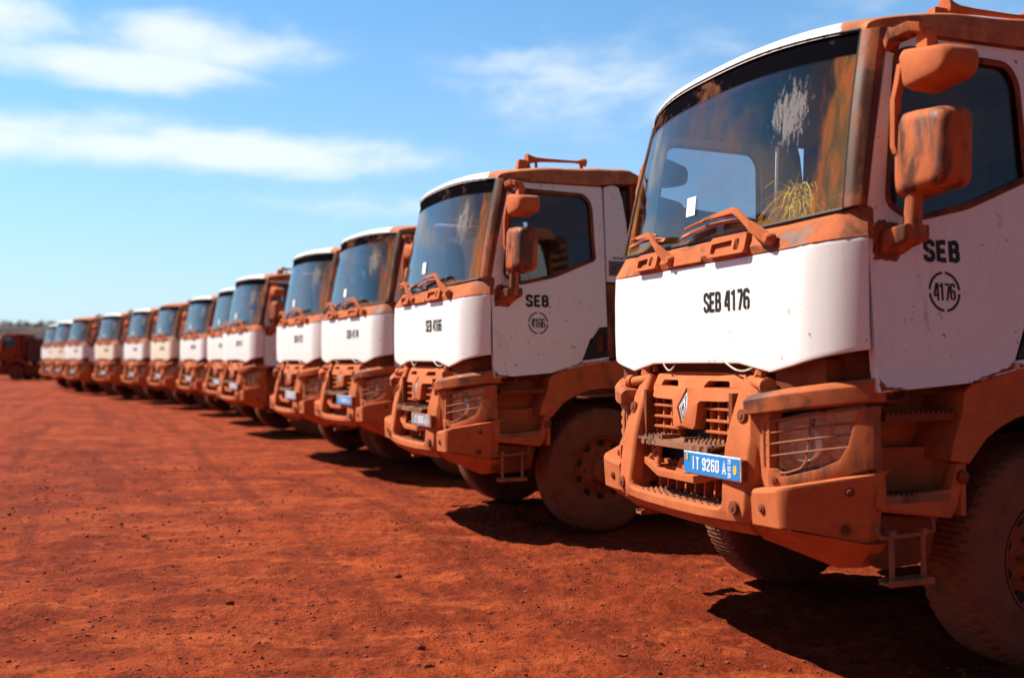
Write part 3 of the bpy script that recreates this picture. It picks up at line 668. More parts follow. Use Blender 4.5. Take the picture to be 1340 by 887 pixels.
    for x in frange(-.4, .4, 9): mb.slab([[Vector((x - .008, .11, .80)), Vector((x + .008, .11, .80))], [Vector((x - .008, .12, .93)), Vector((x + .008, .12, .93))]], (0, .05, 0))
    mb.slab([[Vector((x, .055 + .05 * (1 - (x / .45) ** 2), z)) for z in (.915, .938)] for x in frange(-.45, .45, 13)], (0, .05, 0))
    mb.build('lower_vent', 'dust', gr, .002)
    # ---- middle tread, towing cradle, lower tread
    mb = MB(); mb.slab([[Vector((x, -.035 + .02 * (x / .4) ** 2, z)) for z in (1.062 + (.03 if abs(x) > .37 else 0), 1.098)] for x in frange(-.41, .41, 15)], (0, .14, .010))
    st = mb.build('bumper_step', 'tread', bb, .008)
    mb = MB()
    for s in (1, -1):
        for k in range(3):
            for j in range(5): mb.box((s * (.17 + k * .075) + .01 * j, -.020 + j * .022, 1.108 + .002 * j), (.03, .012, .022), taper=.6)
            mb.lathe([(0, .024), (.005, .020)], (s * (.19 + k * .075), -.030 + .02 * .2, 1.078), (0, -1, 0), 10)
    for s in (1, -1): mb.box((s * .125, .03, 1.112), (.016, .12, .03))
    mb.box((0, .02, 1.096), (.80, .10, .012))
    mb.build('tread_teeth', 'tread', st)
    mb = MB()
    for s in (1, -1):
        mb.tube([(s * .38, .06, 1.06), (s * .24, .02, .93)], .016, 6); mb.tube([(s * .25, .04, 1.06), (s * .385, .04, .97)], .014, 6); mb.tube([(s * .25, .04, 1.07), (s * .25, .02, .92)], .016, 6)
    mb.slab([[Vector((x, -.015 + .12 * max(0, abs(x) - .18), lerp(.905, .96, max(0, abs(x) - .2) / .2) - .02)), Vector((x, -.015 + .12 * max(0, abs(x) - .18), lerp(.905, .96, max(0, abs(x) - .2) / .2) + .018))] for x in frange(-.40, .40, 17)], (0, .06, 0))
    mb.lathe([(0, .05), (.04, .05)], (.05, .06, .925), (0, 0, 1), 16); mb.box((-.05, .07, .96), (.10, .05, .08), taper=.4)
    mb.build('tow_cradle', 'dust_clean', bb, .004)
    mb = MB(); mb.slab([[Vector((x, y, .772 + .012 * (y / .2))) for y in (-.012, .17)] for x in frange(-.44, .44, 9)], (0, 0, -.02)); lt = mb.build('lower_step', 'tread', bb, .004)
    mb = MB()
    for k in range(12):
        x = -.41 + k * .072
        for j in range(6): mb.box((x + j * .008, .004 + j * .027, .782 + .0016 * j), (.034, .013, .020), taper=.55)
    mb.box((0, .075, .776), (.86, .15, .010)); mb.build('tread_teeth', 'tread', lt)
    # ---- number plate
    npf = lambda u, v, o=0.: Vector((.165 + u, -.050 - o + .02 * (u - .25), .945 + v))
    pb = MB().slab([[npf(u, v) for v in (0, .117)] for u in (0, .515)], (0, .010, 0)).build('number_plate', 'plateborder', root, .002)
    MB().slab([[npf(u, v, .003) for v in (.006, .111)] for u in (.006, .509)], (0, .0015, 0)).build('plate_face', 'plate', pb)
    CORE['plate'] = pb
    mb = MB(); text(mb, 'IT 9260 A', .085, .026, .066, lambda u, v: npf(u, v, .0055), (0, .002, 0), .98, .15, .62)
    for k, s in enumerate(('29', '03', '29')): text(mb, s, .415, .080 - k * .034, .025, lambda u, v: npf(u, v, .0055), (0, .002, 0), .9, .16, .62)
    mb.build('plate_lettering', 'sticker', pb)
    for k, c in enumerate(('flag_red', 'flag_yellow', 'flag_green')):
        MB().slab([[npf(.02 + k * .012 + a, v, .0055) for v in (.072, .104)] for a in (0, .012)], (0, .002, 0)).build('plate_flag', c, pb)
    MB().plate([(.475 + .015 * math.cos(t), .056 + .024 * math.sin(t)) for t in [2 * math.pi * k / 12 for k in range(12)]], [], lambda u, v: npf(u, v, .0055), (0, .002, 0)).build('plate_emblem', 'flag_yellow', pb)
    MB().box((.42, -.015, 1.0), (.50, .04, .10)).build('plate_bracket', 'shade', pb)
    # ---- behind the panel: hinges, radiator, cables
    mb = MB()
    for z in frange(1.40, 1.56, 12): mb.box((0, .225, z), (1.2, .03, .006))
    mb.box((0, .25, 1.50), (1.3, .02, .24)); mb.box((0, .20, 1.52), (1.15, .03, .03))
    mb.build('radiator', 'shade', root)
    for s in (1, -1):
        mb = MB(); mb.lathe([(0, .042), (.015, .045), (.03, .045), (.035, .03)], (s * .70, .10, 1.415), (s, -.35, 0), 16); mb.tube([(s * .52, .14, 1.44), (s * .70, .10, 1.415)], .032, 10)
        mb.tube([(s * .60, .16, 1.56), (s * .60, .14, 1.47), (s * .57, .14, 1.45)], [.03, .035, .028], 8); mb.tube([(s * .53, .17, 1.56), (s * .52, .16, 1.48)], .02, 8); mb.build('panel_hinge', 'dust', root)
    for x0, x1 in ((-.33, -.22), (.32, .60)):
        mb = MB(); mb.tube([(lerp(x0, x1, t), .10 + .02 * t, 1.545 - .045 * math.sin(math.pi * t) - .02 * t) for t in frange(0, 1, 9)], .005, 6); mb.build('cable', 'cable', root)
    for s in (1, -1):
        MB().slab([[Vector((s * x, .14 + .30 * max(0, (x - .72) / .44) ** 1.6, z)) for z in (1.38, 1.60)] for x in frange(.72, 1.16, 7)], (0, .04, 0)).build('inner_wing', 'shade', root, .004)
    # ---- wipers (two arms with blades parked to the far side)
    for (px_, pz_), (ex_, ez_), (bx0, bz0), (bx1, bz1) in (((.74, 2.145), (.50, 2.315), (-.08, 2.255), (.53, 2.272)), ((-.19, 2.130), (-.40, 2.298), (-.74, 2.275), (-.28, 2.262))):
        f = lambda x, z, o=0: Vector((x, panel_y(x) - .015 + (z - 2.1) * .12 - o, z))
        mb = MB(); mb.slab([[f(x, z - h, .06 * k), f(x, z + h, .06 * k)] for x, z, h, k in ((px_, pz_, .032, .3), (lerp(px_, ex_, .45), lerp(pz_, ez_, .45), .027, .9), (lerp(px_, ex_, .5), lerp(pz_, ez_, .5), .019, .9), (lerp(px_, ex_, .92), lerp(pz_, ez_, .97), .018, 1), (ex_ - .02, ez_ + .006, .016, 1), (lerp(ex_, bx0, .5), lerp(ez_, 2.315, .5) - .004, .009, .9), (lerp(bx0, bx1, .38), lerp(bz0, bz1, .38) + .045, .008, .5))], (0, .022, 0))
        mb.lathe([(0, .035), (.03, .030), (.05, .018)], f(px_, pz_, -.02), (0, -1, 0), 12)
        wp = mb.build('wiper', 'dust', root, .004)
        mb = MB(); n = 9
        mb.slab([[f(lerp(bx0, bx1, t), lerp(bz0, bz1, t) + .02 * math.sin(math.pi * t) - .012, .015), f(lerp(bx0, bx1, t), lerp(bz0, bz1, t) + .02 * math.sin(math.pi * t) + .010, .0)] for t in frange(0, 1, n)], (0, .02, 0))
        mb.tube([f(lerp(bx0, bx1, t), lerp(bz0, bz1, t) + .02 + .028 * math.sin(math.pi * t), .03) for t in frange(.12, .88, 7)], .007, 6)
        mb.build('wiper_blade', 'dust', wp)
    # ---- cab interior
    MB().box((0, .98, 1.60), (2.16, 1.5, .05)).build('floor_pan', 'interior', root)
    MB().plate([(-1.13, 1.57), (1.13, 1.57), (1.05, 3.115), (-1.05, 3.115)], [], lambda x, z: (x, 1.69, z), (0, .05, 0)).build('rear_wall', 'interior', root)
    MB().box((0, 1.08, 3.095), (2.06, 1.2, .03)).build('headliner', 'interior', root)
    g = []
    for x in frange(-1.10, 1.10, 23):
        y0 = ws_pt(max(-1, min(1, x / 1.09)), 0).y + .03
        g.append([Vector((x, y0, 2.195)), Vector((x, y0 + .22, 2.205)), Vector((x, .66, 2.16)), Vector((x, .70, 1.95)), Vector((x, .58, 1.63))])
    db = MB().slab(g, (0, -.02, -.03)).build('dashboard', 'dashtop', root, .01)
    mb = MB(); mb.slab([[Vector((x, .62 + .02 * math.cos((x - .62) * 4), z)) for z in (2.14, 2.26)] for x in frange(.35, .90, 7)], (0, -.12, .01)); mb.build('instrument_hood', 'interior', db, .02)
    mb = MB(); mb.hexa([(-.20, .36, 2.20), (-.08, .36, 2.20), (-.08, .44, 2.20), (-.20, .44, 2.20), (-.165, .40, 2.40), (-.115, .40, 2.40), (-.115, .43, 2.40), (-.165, .43, 2.40)]); mb.build('dash_holder', 'black', db)
    for s in (.60, -.60):
        mb = MB(); mb.box((s, 1.15, 2.00), (.52, .52, .14)); mb.box((s, 1.12, 1.78), (.40, .40, .34)); mb.box((s, 1.46, 2.36), (.50, .14, .66), Matrix.Rotation(R(-8), 3, 'X'))
        se = mb.build('seat', 'seat', root, .04)
        MB().box((s, 1.53, 2.80), (.27, .11, .20)).build('headrest', 'seat', se, .04)
    mb = MB(); c = Vector((.60, .82, 2.26)); ax = Vector((0, .62, .78)).normalized(); u = Vector((1, 0, 0)); v = ax.cross(u)
    mb.tube([c + (u * math.cos(t) + v * math.sin(t)) * .235 for t in frange(0, 2 * math.pi, 29)], .018, 8, False)
    for t in (R(200), R(340), R(90)): mb.tube([c, c + (u * math.cos(t) + v * math.sin(t)) * .235], .018, 6)
    mb.tube([c, (.60, .62, 1.98)], .035, 8); mb.build('steering_wheel', 'black', root)
    # ---- cab base behind bumper, chassis, engine tunnel
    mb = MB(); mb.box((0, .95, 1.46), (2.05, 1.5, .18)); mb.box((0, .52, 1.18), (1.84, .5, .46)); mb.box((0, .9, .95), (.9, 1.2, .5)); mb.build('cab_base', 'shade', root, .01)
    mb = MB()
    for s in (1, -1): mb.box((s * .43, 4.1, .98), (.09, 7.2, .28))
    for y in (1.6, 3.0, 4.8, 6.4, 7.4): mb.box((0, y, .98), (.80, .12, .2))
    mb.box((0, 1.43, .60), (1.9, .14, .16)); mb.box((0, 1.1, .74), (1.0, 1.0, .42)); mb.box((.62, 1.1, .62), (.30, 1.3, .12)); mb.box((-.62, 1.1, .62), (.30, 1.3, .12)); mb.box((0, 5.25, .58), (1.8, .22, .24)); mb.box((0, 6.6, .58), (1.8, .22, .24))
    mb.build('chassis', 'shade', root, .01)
    for s in (1, -1):  # unseen tanks, enlarged to block sun from the ground under the truck
        mb = MB().box((s * .93, 2.98, .72), (.62, 1.9, .80)); mb.build('fuel_tank', 'shade', root, .08)
    # louvred air intake behind the cab
    mb = MB(); mb.box((0, 1.90, 2.45), (2.10, .24, 1.56))
    for k in range(12):
        for s in (1, -1): mb.hexa([(s * 1.05, 1.80, 2.00 + k * .095), (s * 1.075, 1.80, 2.00 + k * .095), (s * 1.075, 2.00, 2.05 + k * .095), (s * 1.05, 2.00, 2.05 + k * .095), (s * 1.05, 1.80, 2.05 + k * .095), (s * 1.06, 1.80, 2.05 + k * .095), (s * 1.06, 2.00, 2.10 + k * .095), (s * 1.05, 2.00, 2.10 + k * .095)])
    mb.build('air_intake', 'pillar', root)
    # ---- tipper body
    prof = [(2.28, 1.30), (7.5, 1.30), (7.75, 2.55), (2.20, 2.95), (2.20, 1.5)]
    def tub(x0, x1): return MB().plate(prof, [], lambda y, z: (x0, y, z), (x1 - x0, 0, 0))
    mb = tub(1.17, 1.22); m2 = MB()
    tb = mb.mirror().build('tipper_body', 'greybody', root, .01)
    mb = MB(); mb.box((0, 2.26, 2.12), (2.32, .06, 1.64)); mb.box((0, 4.9, 1.33), (2.32, 5.2, .06)); mb.hexa([(-1.16, 7.45, 1.3), (1.16, 7.45, 1.3), (1.16, 7.52, 1.3), (-1.16, 7.52, 1.3), (-1.16, 7.66, 2.5), (1.16, 7.66, 2.5), (1.16, 7.73, 2.5), (-1.16, 7.73, 2.5)])
    mb.build('tipper_wall', 'greybody', tb, .005)
    mb = MB()
    for y in (2.7, 3.7, 4.7, 5.7, 6.7):
        for s in (1, -1): mb.box((s * 1.245, y, 2.0), (.05, .12, 1.3))
    for s in (1, -1): mb.slab([[Vector((s * 1.22, y, 2.95 - .072 * (y - 2.2) - .12)), Vector((s * 1.22, y, 2.95 - .072 * (y - 2.2) + .01))] for y in (2.2, 7.7)], (s * .06, 0, 0))
    mb.build('tipper_rib', 'greybody', tb, .008)
    # ---- wheels
    def wheel(name='wheel'):
        tread = [.030, .075, .077, .125, .127, .175, .177, .225, .227, .270]
        prof = [(.005, .295), (-.012, .31), (-.018, .36), (-.022, .45), (-.012, .512), (.004, .545)] + [(a, .560 - .35 * (a - .15) ** 2) for a in tread] + [(.296, .545), (.31, .51), (.32, .45), (.31, .36), (.29, .30)]
        def lug(i, k, r):
            if i in (5, 16): return r - (.011 if k % 4 < 2 else 0)
            if i in (4, 17): return r - (.003 if k % 4 < 2 else 0)
            if 6 <= i <= 15:
                blk = (i - 6 + 1) // 2
                return r - (.013 if (k + blk * 2) % 4 == 0 else 0)
            return r
        tm = MB().lathe(prof, (0, 0, 0), (-1, 0, 0), 224, lug, False).mesh('tyre', 0, smooth=30)
        bm = bmesh.new(); bm.from_mesh(tm)
        rp = [(-.004, .292), (-.010, .300), (-.004, .286), (.03, .276), (.06, .262), (.07, .225), (.055, .205), (.035, .15), (.02, .12)]
        rb = MB().lathe(rp + [(.02, .05)], (0, 0, 0), (-1, 0, 0), 60, None, False)
        rm = rb.mesh('rim', 0)
        hb = MB().lathe([(.03, .12), (-.03, .115), (-.045, .10), (-.05, .06), (-.07, .055), (-.075, .035)], (0, 0, 0), (-1, 0, 0), 24)
        for k in range(10):
            t = 2 * math.pi * k / 10; hb.lathe([(.03, .016), (-.004, .016), (-.012, .008)], (0, .165 * math.cos(t), .165 * math.sin(t)), (-1, 0, 0), 6)
        hm = hb.mesh('wheel', 0)
        vb = MB()
        for k in range(10):
            t = 2 * math.pi * (k + .5) / 10; vb.lathe([(.08, .034), (.0515, .034), (.0505, .030)], (0, .240 * math.cos(t), .240 * math.sin(t)), (-1, 0, 0), 12)  # solid black discs stand in for the shade inside the holes
        vb.lathe([(.088, .20), (.088, .28), (.078, .28), (.078, .20), (.088, .20)], (0, 0, 0), (-1, 0, 0), 40, None, False)
        vm = vb.mesh('hand_hole', 0); bm.free()
        return hm, tm, rm, vm
    hm, tm, rm, vm = wheel()
    for i, (x, y) in enumerate([(1.17, 1.43), (-1.17, 1.43), (1.20, 5.25), (-1.20, 5.25), (1.20, 6.6), (-1.20, 6.6)]):
        w = link('wheel', hm, 'rim', root); w.location = (x, y, .556)
        if x < 0: w.rotation_euler.z = math.pi
        link('tyre', tm, 'tyre', w); link('rim', rm, 'rim', w); link('hand_hole', vm, 'black', w)
    return root

def set_lettering(panel, doors, number):
    """stencilled fleet number on the front panel and on each door"""
    mb = MB(); fn = lambda u, v: Vector((u, panel_y(u) - .0025, v))
    text(mb, 'SEB ' + number, .145, 1.808, .108, fn, (0, .002, 0), .98, .165, .525)
    mb.build('front_lettering', 'letter', panel)
    for q, d in doors:
        mb = MB()
        fn = (lambda u, v: side(u, v, .0025)) if q > 0 else (lambda u, v: Vector((-side_x(v) - .0025, 1.55 - u, v)))
        th = (-.002 * q, 0, 0)
        text(mb, 'SEB' + ('.' if number == '4166' else ''), .662, 2.012, .102, fn, th, 1.30, .20, .57)
        c = (.775, 1.868)
        text(mb, number, c[0] - .0655, c[1] - .042, .084, fn, th, .80, .145, .49)
        for k in range(4):
            a0 = 90 * k + 6; a1 = 90 * k + 84
            mb.slab([[fn(c[0] + r * math.cos(R(a)), c[1] + r * math.sin(R(a))) for r in (.085, .097)] for a in frange(a0, a1, 12)], th)
        mb.build('door_lettering', 'letter', d)

PROTO = make_truck()
def copy_tree(o, parent=None):
    c = o.copy(); COL.objects.link(c); c.parent = parent
    for ch in o.children: copy_tree(ch, c)
    return c
def kids(o, name): return [c for c in o.children if c.name.split('.')[0] == name]
def repaint(o, swap):
    for ch in o.children:
        if ch.type == 'MESH' and ch.data.materials:
            nm = ch.data.materials[0].name
            if nm in swap: ch.material_slots[0].link = 'OBJECT'; ch.material_slots[0].material = swap[nm]
        repaint(ch, swap)

# ------------------------------------------------------------------ the row: (x, y, yaw)
CAM_H, FPX, HOR = 1.573, 1280., 468.
def place_by_pixel(u_far, z, yaw):         # only used once to survey where the panel's far corner stands on the ground plan
    c, s = math.cos(yaw), math.sin(yaw); q = (-1.2, .30)
    dep = z; X = (u_far - 670) / FPX * dep
    return X - q[1] * s - q[0] * c, dep - q[1] * c + q[0] * s
ROW = [(.925, 5.468, 1.205), (-.954, 9.32, 1.1556), (-2.343, 13.079, 1.051)]
LIFT = [(.010, .008), (.007, 0), (.018, .006)]
for u, z, yw in ((370.7, 16.5, 61), (298, 21.2, 58), (277, 24.6, 57), (241, 28.0, 55.5), (202, 31.6, 54), (166.5, 34.9, 51.5), (127.5, 38.4, 48), (89, 42.2, 47), (70, 46.2, 46), (57, 50.5, 45)):
    ROW.append((*place_by_pixel(u, z, R(yw)), R(yw))); LIFT.append((0, 0))
LABEL = [
 'nearest dusty white dump truck, cropped by the right edge, marked SEB 4176',
 'dusty white dump truck marked SEB 4166, grey badge behind its door',
 'dusty white dump truck marked SEB 4174, next in line beyond SEB 4166',
 'dusty white dump truck fourth from the nearest, its door hidden by SEB 4174',
 'dusty white dump truck fifth from the nearest, its mirror and door showing',
 'mostly hidden white dump truck, sixth from the nearest, tucked behind the fifth',
 'blurred white dump truck, seventh from the nearest, just left of the mostly hidden one',
 'blurred dump truck with cream front panel and orange roof, eighth from the nearest',
 'blurred white dump truck just left of the one with cream panel and orange roof',
 'blurred cream-panelled dump truck under a white roof, tenth from the nearest',
 'small blurred dump truck with white panel, orange roof, third from the far end',
 'small blurred cream-panelled dump truck, last but one at the far end',
 'small blurred dump truck at the very far left end of the parked row',
]
NUM = ['4176', '4166', '4174', '4172', '4171', '4170', '4169', '4179', '4167', '4161', '4164', '4163', '4162']
trucks = []
for i, (x, y, yaw) in enumerate(ROW):
    t = copy_tree(PROTO)
    t.location = (x, y, LIFT[i][0]); t.rotation_euler = (0, -LIFT[i][1], -yaw)
    t['label'] = LABEL[i]; t['category'] = 'dump truck'; t['group'] = 'dump trucks parked in a row'
    panel = kids(t, 'front_panel')[0]; ds = kids(t, 'door')
    set_lettering(panel, [(1, ds[0]), (-1, ds[1])], NUM[i])
    if i == 1: repaint(t, {'plate_blue': M['plate_dusty'], 'plate_white': M['dust_worn']})
    elif i not in (0, 2): repaint(t, {'plate_blue': M['plate_pale']})
    if i in (7, 11): repaint(t, {'panel_paint': M['cream']})
    if i == 9: repaint(t, {'panel_paint': M['cream']})
    if i in (7, 10): repaint(t, {'roof_paint': M['dust_clean']})
    if i != 0 and i % 3 == 2:
        for h in kids(t, 'horn'): bpy.data.objects.remove(h)
    if i == 0:
        for h in kids(t, 'horn'): h.location = (-.03, .30, .015)
    trucks.append(t)
bt = []
for i, (x, y, yaw) in enumerate(((-36.6, 70, 1.42), (-40.3, 71, 1.42))):
    t = copy_tree(PROTO); t.location = (x, y, 0); t.rotation_euler.z = -yaw
    sw = M['brownpaint'] if i == 0 else M['redpaint']
    repaint(t, {k: sw for k in ('white_paint', 'panel_paint', 'roof_paint', 'thick_dust', 'dusty_plastic', 'pillar_plastic')})
    t['label'] = ('blurred rust-brown truck standing apart at far left, past the end of the row', 'dark red-brown truck cut off by the left edge, beside the rust-brown one')[i]
    t['category'] = 'dump truck'; t['group'] = 'brown trucks standing apart'
    for b in kids(t, 'number_plate'):
        for ch in list(b.children): bpy.data.objects.remove(ch)
        bpy.data.objects.remove(b)
    for h in kids(t, 'rear_quarter'):
        for ch in list(h.children): bpy.data.objects.remove(ch)
def purge(o):
    for ch in list(o.children): purge(ch)
    bpy.data.objects.remove(o)
purge(PROTO)

# straw bundle lying on the dashboard of the nearest truck
mb = MB(); rs = random.Random(3)
T0 = Matrix.Translation((ROW[0][0], ROW[0][1], 0)) @ Matrix.Rotation(-ROW[0][2], 4, 'Z')
for k in range(1100):
    c = Vector((.66 + rs.uniform(-.06, .06), .33 + rs.uniform(-.05, .05), 2.33 + rs.gauss(0, .05)))
    th = R(rs.uniform(-40, 200)); L = rs.uniform(.08, .25) * (1.5 if rs.random() < .06 else 1); d = Vector((-math.cos(th), rs.uniform(-.40, .15), math.sin(th) * .8)).normalized(); pts = []
    for q_ in frange(0, 1, 5):
        q = c + d * L * q_ + Vector((-.02 * q_ * q_, -.02 * q_ * q_, -.26 * q_ * q_ * rs.uniform(.85, 1.15))); q.z = max(q.z, 2.205)
        q.y = max(q.y, ws_pt(max(-1, min(1, q.x / 1.09)), (q.z - 2.22) / .95).y + .02); pts.append(q)
    wd = Vector((rs.uniform(-1, 1), rs.uniform(-1, 1), rs.uniform(-.5, .5))).normalized() * .0026
    mb.slab([[q - wd, q + wd] for q in pts], (0, .001, .0006))
s = mb.build('straw_bundle', 'straw'); s.matrix_world = T0
s['label'] = 'bundle of yellow straw lying on the dashboard behind the nearest windscreen'; s['category'] = 'straw'

# ------------------------------------------------------------------ ground
def gh(x, y):
    d = math.hypot(x, y); k = min(1, 6 / max(d, 1e-3))
    p = Vector((x, y, 0))
    h = .035 * noise.fractal(p * .35, 1, 2, 4) + .018 * noise.fractal(p * 1.7 + Vector((9, 3, 0)), .9, 2.1, 4)
    if d < 22: h += .014 * noise.fractal(p * 7.0 + Vector((3, 1, 5)), .8, 2.2, 3) * min(1, (22 - d) / 10)
    if 3 < y < 15 and abs(x) < .7 * y: h += .0065 * noise.fractal(p * 19.0 + Vector((1, 7, 2)), .75, 2.3, 3) * min(1, (15 - y) / 5)
    # shallow wheel ruts in front of the row
    return h * (1 if d < 200 else 0) - .012
mb = MB(); bm = mb.bm
radii = [.0]; r = .6
while r < 4000:
    radii.append(r); r *= 1.03 if r < 3.4 else 1.0052 if r < 9.5 else 1.0125 if r < 26 else 1.05 if r < 200 else 1.25
NA = 600
angs = []
for k in range(NA):
    t = k / NA                              # denser towards +y, where the view looks
    angs.append(math.pi / 2 + 2 * math.pi * (t - .5) ** 1 * (.20 + .80 * abs(2 * t - 1) ** 3) if k else math.pi / 2 - math.pi)
angs = sorted(angs)
prev = None; c0 = bm.verts.new((0, 0, gh(0, 0)))
for r in radii[1:]:
    ring = [bm.verts.new((r * math.cos(a), r * math.sin(a), gh(r * math.cos(a), r * math.sin(a)))) for a in angs]
    for k in range(NA):
        j = (k + 1) % NA
        if prev: bm.faces.new((prev[k], ring[k], ring[j], prev[j]))
        else: bm.faces.new((c0, ring[k], ring[j]))
    prev = ring
m, nt = new_mat('laterite'); t = NT(nt); co = t.obj_coords()
n1 = t.noise(co, .22, 5, .6); n2 = t.noise(co, 1.3, 6, .62, dist=.5); n3 = t.noise(co, 9, 6, .68); n4 = t.noise(co, 48, 5, .75); n5 = t.noise(co, 3.6, 6, .7, dist=.4)
stx = t.noise(t.obj_coords((.6, 2.2, 1)), 1.1, 5, .6, dist=.8)
col = t.mix(t.ramp(n2, .34, .66), (.22, .042, .013), (.36, .080, .024))
col = t.mix(t.math('MULTIPLY', t.ramp(stx, .50, .68), .75), col, (.46, .125, .038))
col = t.mix(t.math('MULTIPLY', t.ramp(n1, .48, .68), .55), col, (.19, .028, .010))
col = t.mix(t.math('MULTIPLY', t.ramp(n3, .55, .66), .75), col, (.10, .020, .009))
col = t.mix(t.math('MULTIPLY', t.ramp(n3, .44, .32), .35), col, (.50, .155, .055))
col = t.mix(t.math('MULTIPLY', t.ramp(n4, .57, .66), .75), col, (.07, .017, .009))
col = t.mix(t.math('MULTIPLY', t.ramp(n5, .54, .64), .55), col, (.13, .026, .010))
col = t.mix(t.math('MULTIPLY', t.ramp(n5, .44, .34), .45), col, (.50, .140, .045))
rm = t.n('ShaderNodeMapping'); rm.inputs['Rotation'].default_value = (0, 0, R(-113.3)); t.l(co, rm.inputs['Vector'])
rs_ = t.n('ShaderNodeMapping'); rs_.inputs['Scale'].default_value = (.10, 1.5, 1); t.l(rm.outputs[0], rs_.inputs['Vector'])
trk = t.noise(rs_.outputs[0], 1.0, 4, .6, dist=.25)                     # worn lanes where trucks drive along the row
col = t.mix(t.math('MULTIPLY', t.ramp(trk, .52, .62), .50), col, (.16, .030, .012))
hsv = t.n('ShaderNodeHueSaturation'); hsv.inputs['Value'].default_value = 1.16; t.l(col, hsv.inputs['Color']); gm = t.n('ShaderNodeGamma'); gm.inputs[1].default_value = 1.22; t.l(hsv.outputs[0], gm.inputs[0]); col = gm.outputs[0]
rd = t.n('ShaderNodeMix', data_type='RGBA', blend_type='MULTIPLY'); rd.inputs[0].default_value = 1; t.l(col, rd.inputs[6]); rd.inputs[7].default_value = (1., .98, 1.05, 1); col = rd.outputs[2]
vo = t.n('ShaderNodeTexVoronoi'); vo.inputs['Scale'].default_value = 26; t.l(co, vo.inputs['Vector'])
peb = t.math('MULTIPLY', t.ramp(vo.outputs['Distance'], .30, .12), t.ramp(n2, .42, .60))
hgt = t.math('ADD', t.math('MULTIPLY', n3, .9), t.math('ADD', t.math('MULTIPLY', n4, .28), t.math('ADD', t.math('MULTIPLY', n2, 1.2), t.math('MULTIPLY', peb, .20))))
t.out(t.bsdf(col, .95, .12, bump=hgt, bstr=1., bdist=.075))
g = mb.build('ground', m); g['kind'] = 'structure'; g['label'] = 'bare red laterite ground of the truck yard'
for p in g.data.polygons: p.use_smooth = True

# loose pebbles and crumbs of laterite: nobody could count them
mb = MB(); rs = random.Random(11)
ico = bmesh.new(); bmesh.ops.create_icosphere(ico, subdivisions=1, radius=1); IV = [v.co.copy() for v in ico.verts]; IF = [[v.index for v in f.verts] for f in ico.faces]; ico.free()
def stone(mb, c, r):
    sx, sy, sz = (rs.uniform(.7, 1.3) for _ in range(3)); rot = Matrix.Rotation(rs.uniform(0, 6.3), 3, 'Z'); V = []
    for v in IV:
        q = v * (1 + rs.uniform(-.22, .22)); V.append(mb.bm.verts.new(rot @ Vector((q.x * sx * r, q.y * sy * r, q.z * sz * r * .7)) + Vector(c)))
    for f in IF: mb.bm.faces.new([V[i] for i in f])
n = 0
while n < 15000:
    d = 3.6 + 15 * rs.random() ** 1.9; a = rs.uniform(-.56, .56); x, y = d * math.sin(a), d * math.cos(a)
    if noise.noise(Vector((x * .9, y * .9, 3))) + rs.uniform(-.35, .35) < -.02: continue
    r = .0028 + .011 * rs.random() ** 5
    if d > 9: r *= 1.5
    stone(mb, (x, y, gh(x, y) + r * .25), r); n += 1
m2 = mat_plain('laterite_stone', (.22, .055, .026), .95, .1, 0, .55, 40)
p = mb.build('pebbles', m2, smooth=20); p['kind'] = 'stuff'; p['label'] = 'loose red pebbles and crumbs scattered over the ground'; p['category'] = 'pebbles'
m3 = mat_plain('clod_earth', (.20, .048, .022), .95, .1, 0, .5, 25)
CL = [(815, 857), (628, 835), (548, 848), (915, 872), (640, 792), (520, 750), (300, 790), (190, 700), (430, 640), (730, 640), (560, 870), (150, 830)]
for u, v in CL:
    y = CAM_H * FPX / (v - HOR); x = (u - 670) / FPX * y; r = rs.uniform(.016, .03)
    mb = MB(); stone(mb, (0, 0, 0), r); stone(mb, (r * .9, r * .4, -r * .2), r * .6)
    o = mb.build('dirt_clod', m3, smooth=25); o.location = (x, y, gh(x, y) + r * .3)
    o['label'] = 'small dark clod of red earth lying loose on the open ground'; o['category'] = 'clod'; o['group'] = 'clods of earth on the ground'

# ------------------------------------------------------------------ low hill on the horizon
mb = MB(); rows = []
for i in range(90):
    x = -900 + i * 16
    row = []
    for j, (y, k) in enumerate(((300, 0), (320, .35), (350, .75), (385, 1.), (430, .8), (520, 0))):
        e = 1 / (1 + math.exp((x - 120) / 60))
        h = (15.6 + 1.6 * noise.noise(Vector((x * .012, y * .01, 1))) + .9 * noise.noise(Vector((x * .06, y * .05, 4)))) * e
        row.append(Vector((x, y + 25 * noise.noise(Vector((x * .006, 0, 9))), h * k - .6)))
    rows.append(row)
mh = mat_plain('scrub_hill', (.060, .046, .042), .95, .1, 0, .5, .06)
h = mb.slab(rows, (0, 0, -3)).build('hill', mh, smooth=180); h['kind'] = 'structure'; h['label'] = 'low dark scrub-covered hill on the horizon'
mb = MB(); rs = random.Random(5)
for k in range(420):                        # far scrub on the crest, read as one mass
    x = rs.uniform(-420, 120); y = 372 + rs.uniform(-20, 25) + 25 * noise.noise(Vector((x * .006, 0, 9)))
    e = 1 / (1 + math.exp((x - 120) / 60)); z0 = 15.2 * e * .93 - .6; r = rs.uniform(.7, 1.6)
    for q in range(26):
        dv = Vector((rs.gauss(0, .5), rs.gauss(0, .5), rs.gauss(.5, .4))) * r; c = Vector((x, y, z0)) + dv; w = .32
        n1_ = Vector((rs.uniform(-1, 1), rs.uniform(-1, 1), rs.uniform(-1, 1))).normalized() * w; n2_ = n1_.orthogonal().normalized() * w
        vs = [mb.bm.verts.new(c + p_) for p_ in (n1_, n2_, -n1_, -n2_)]; mb.bm.faces.new(vs)
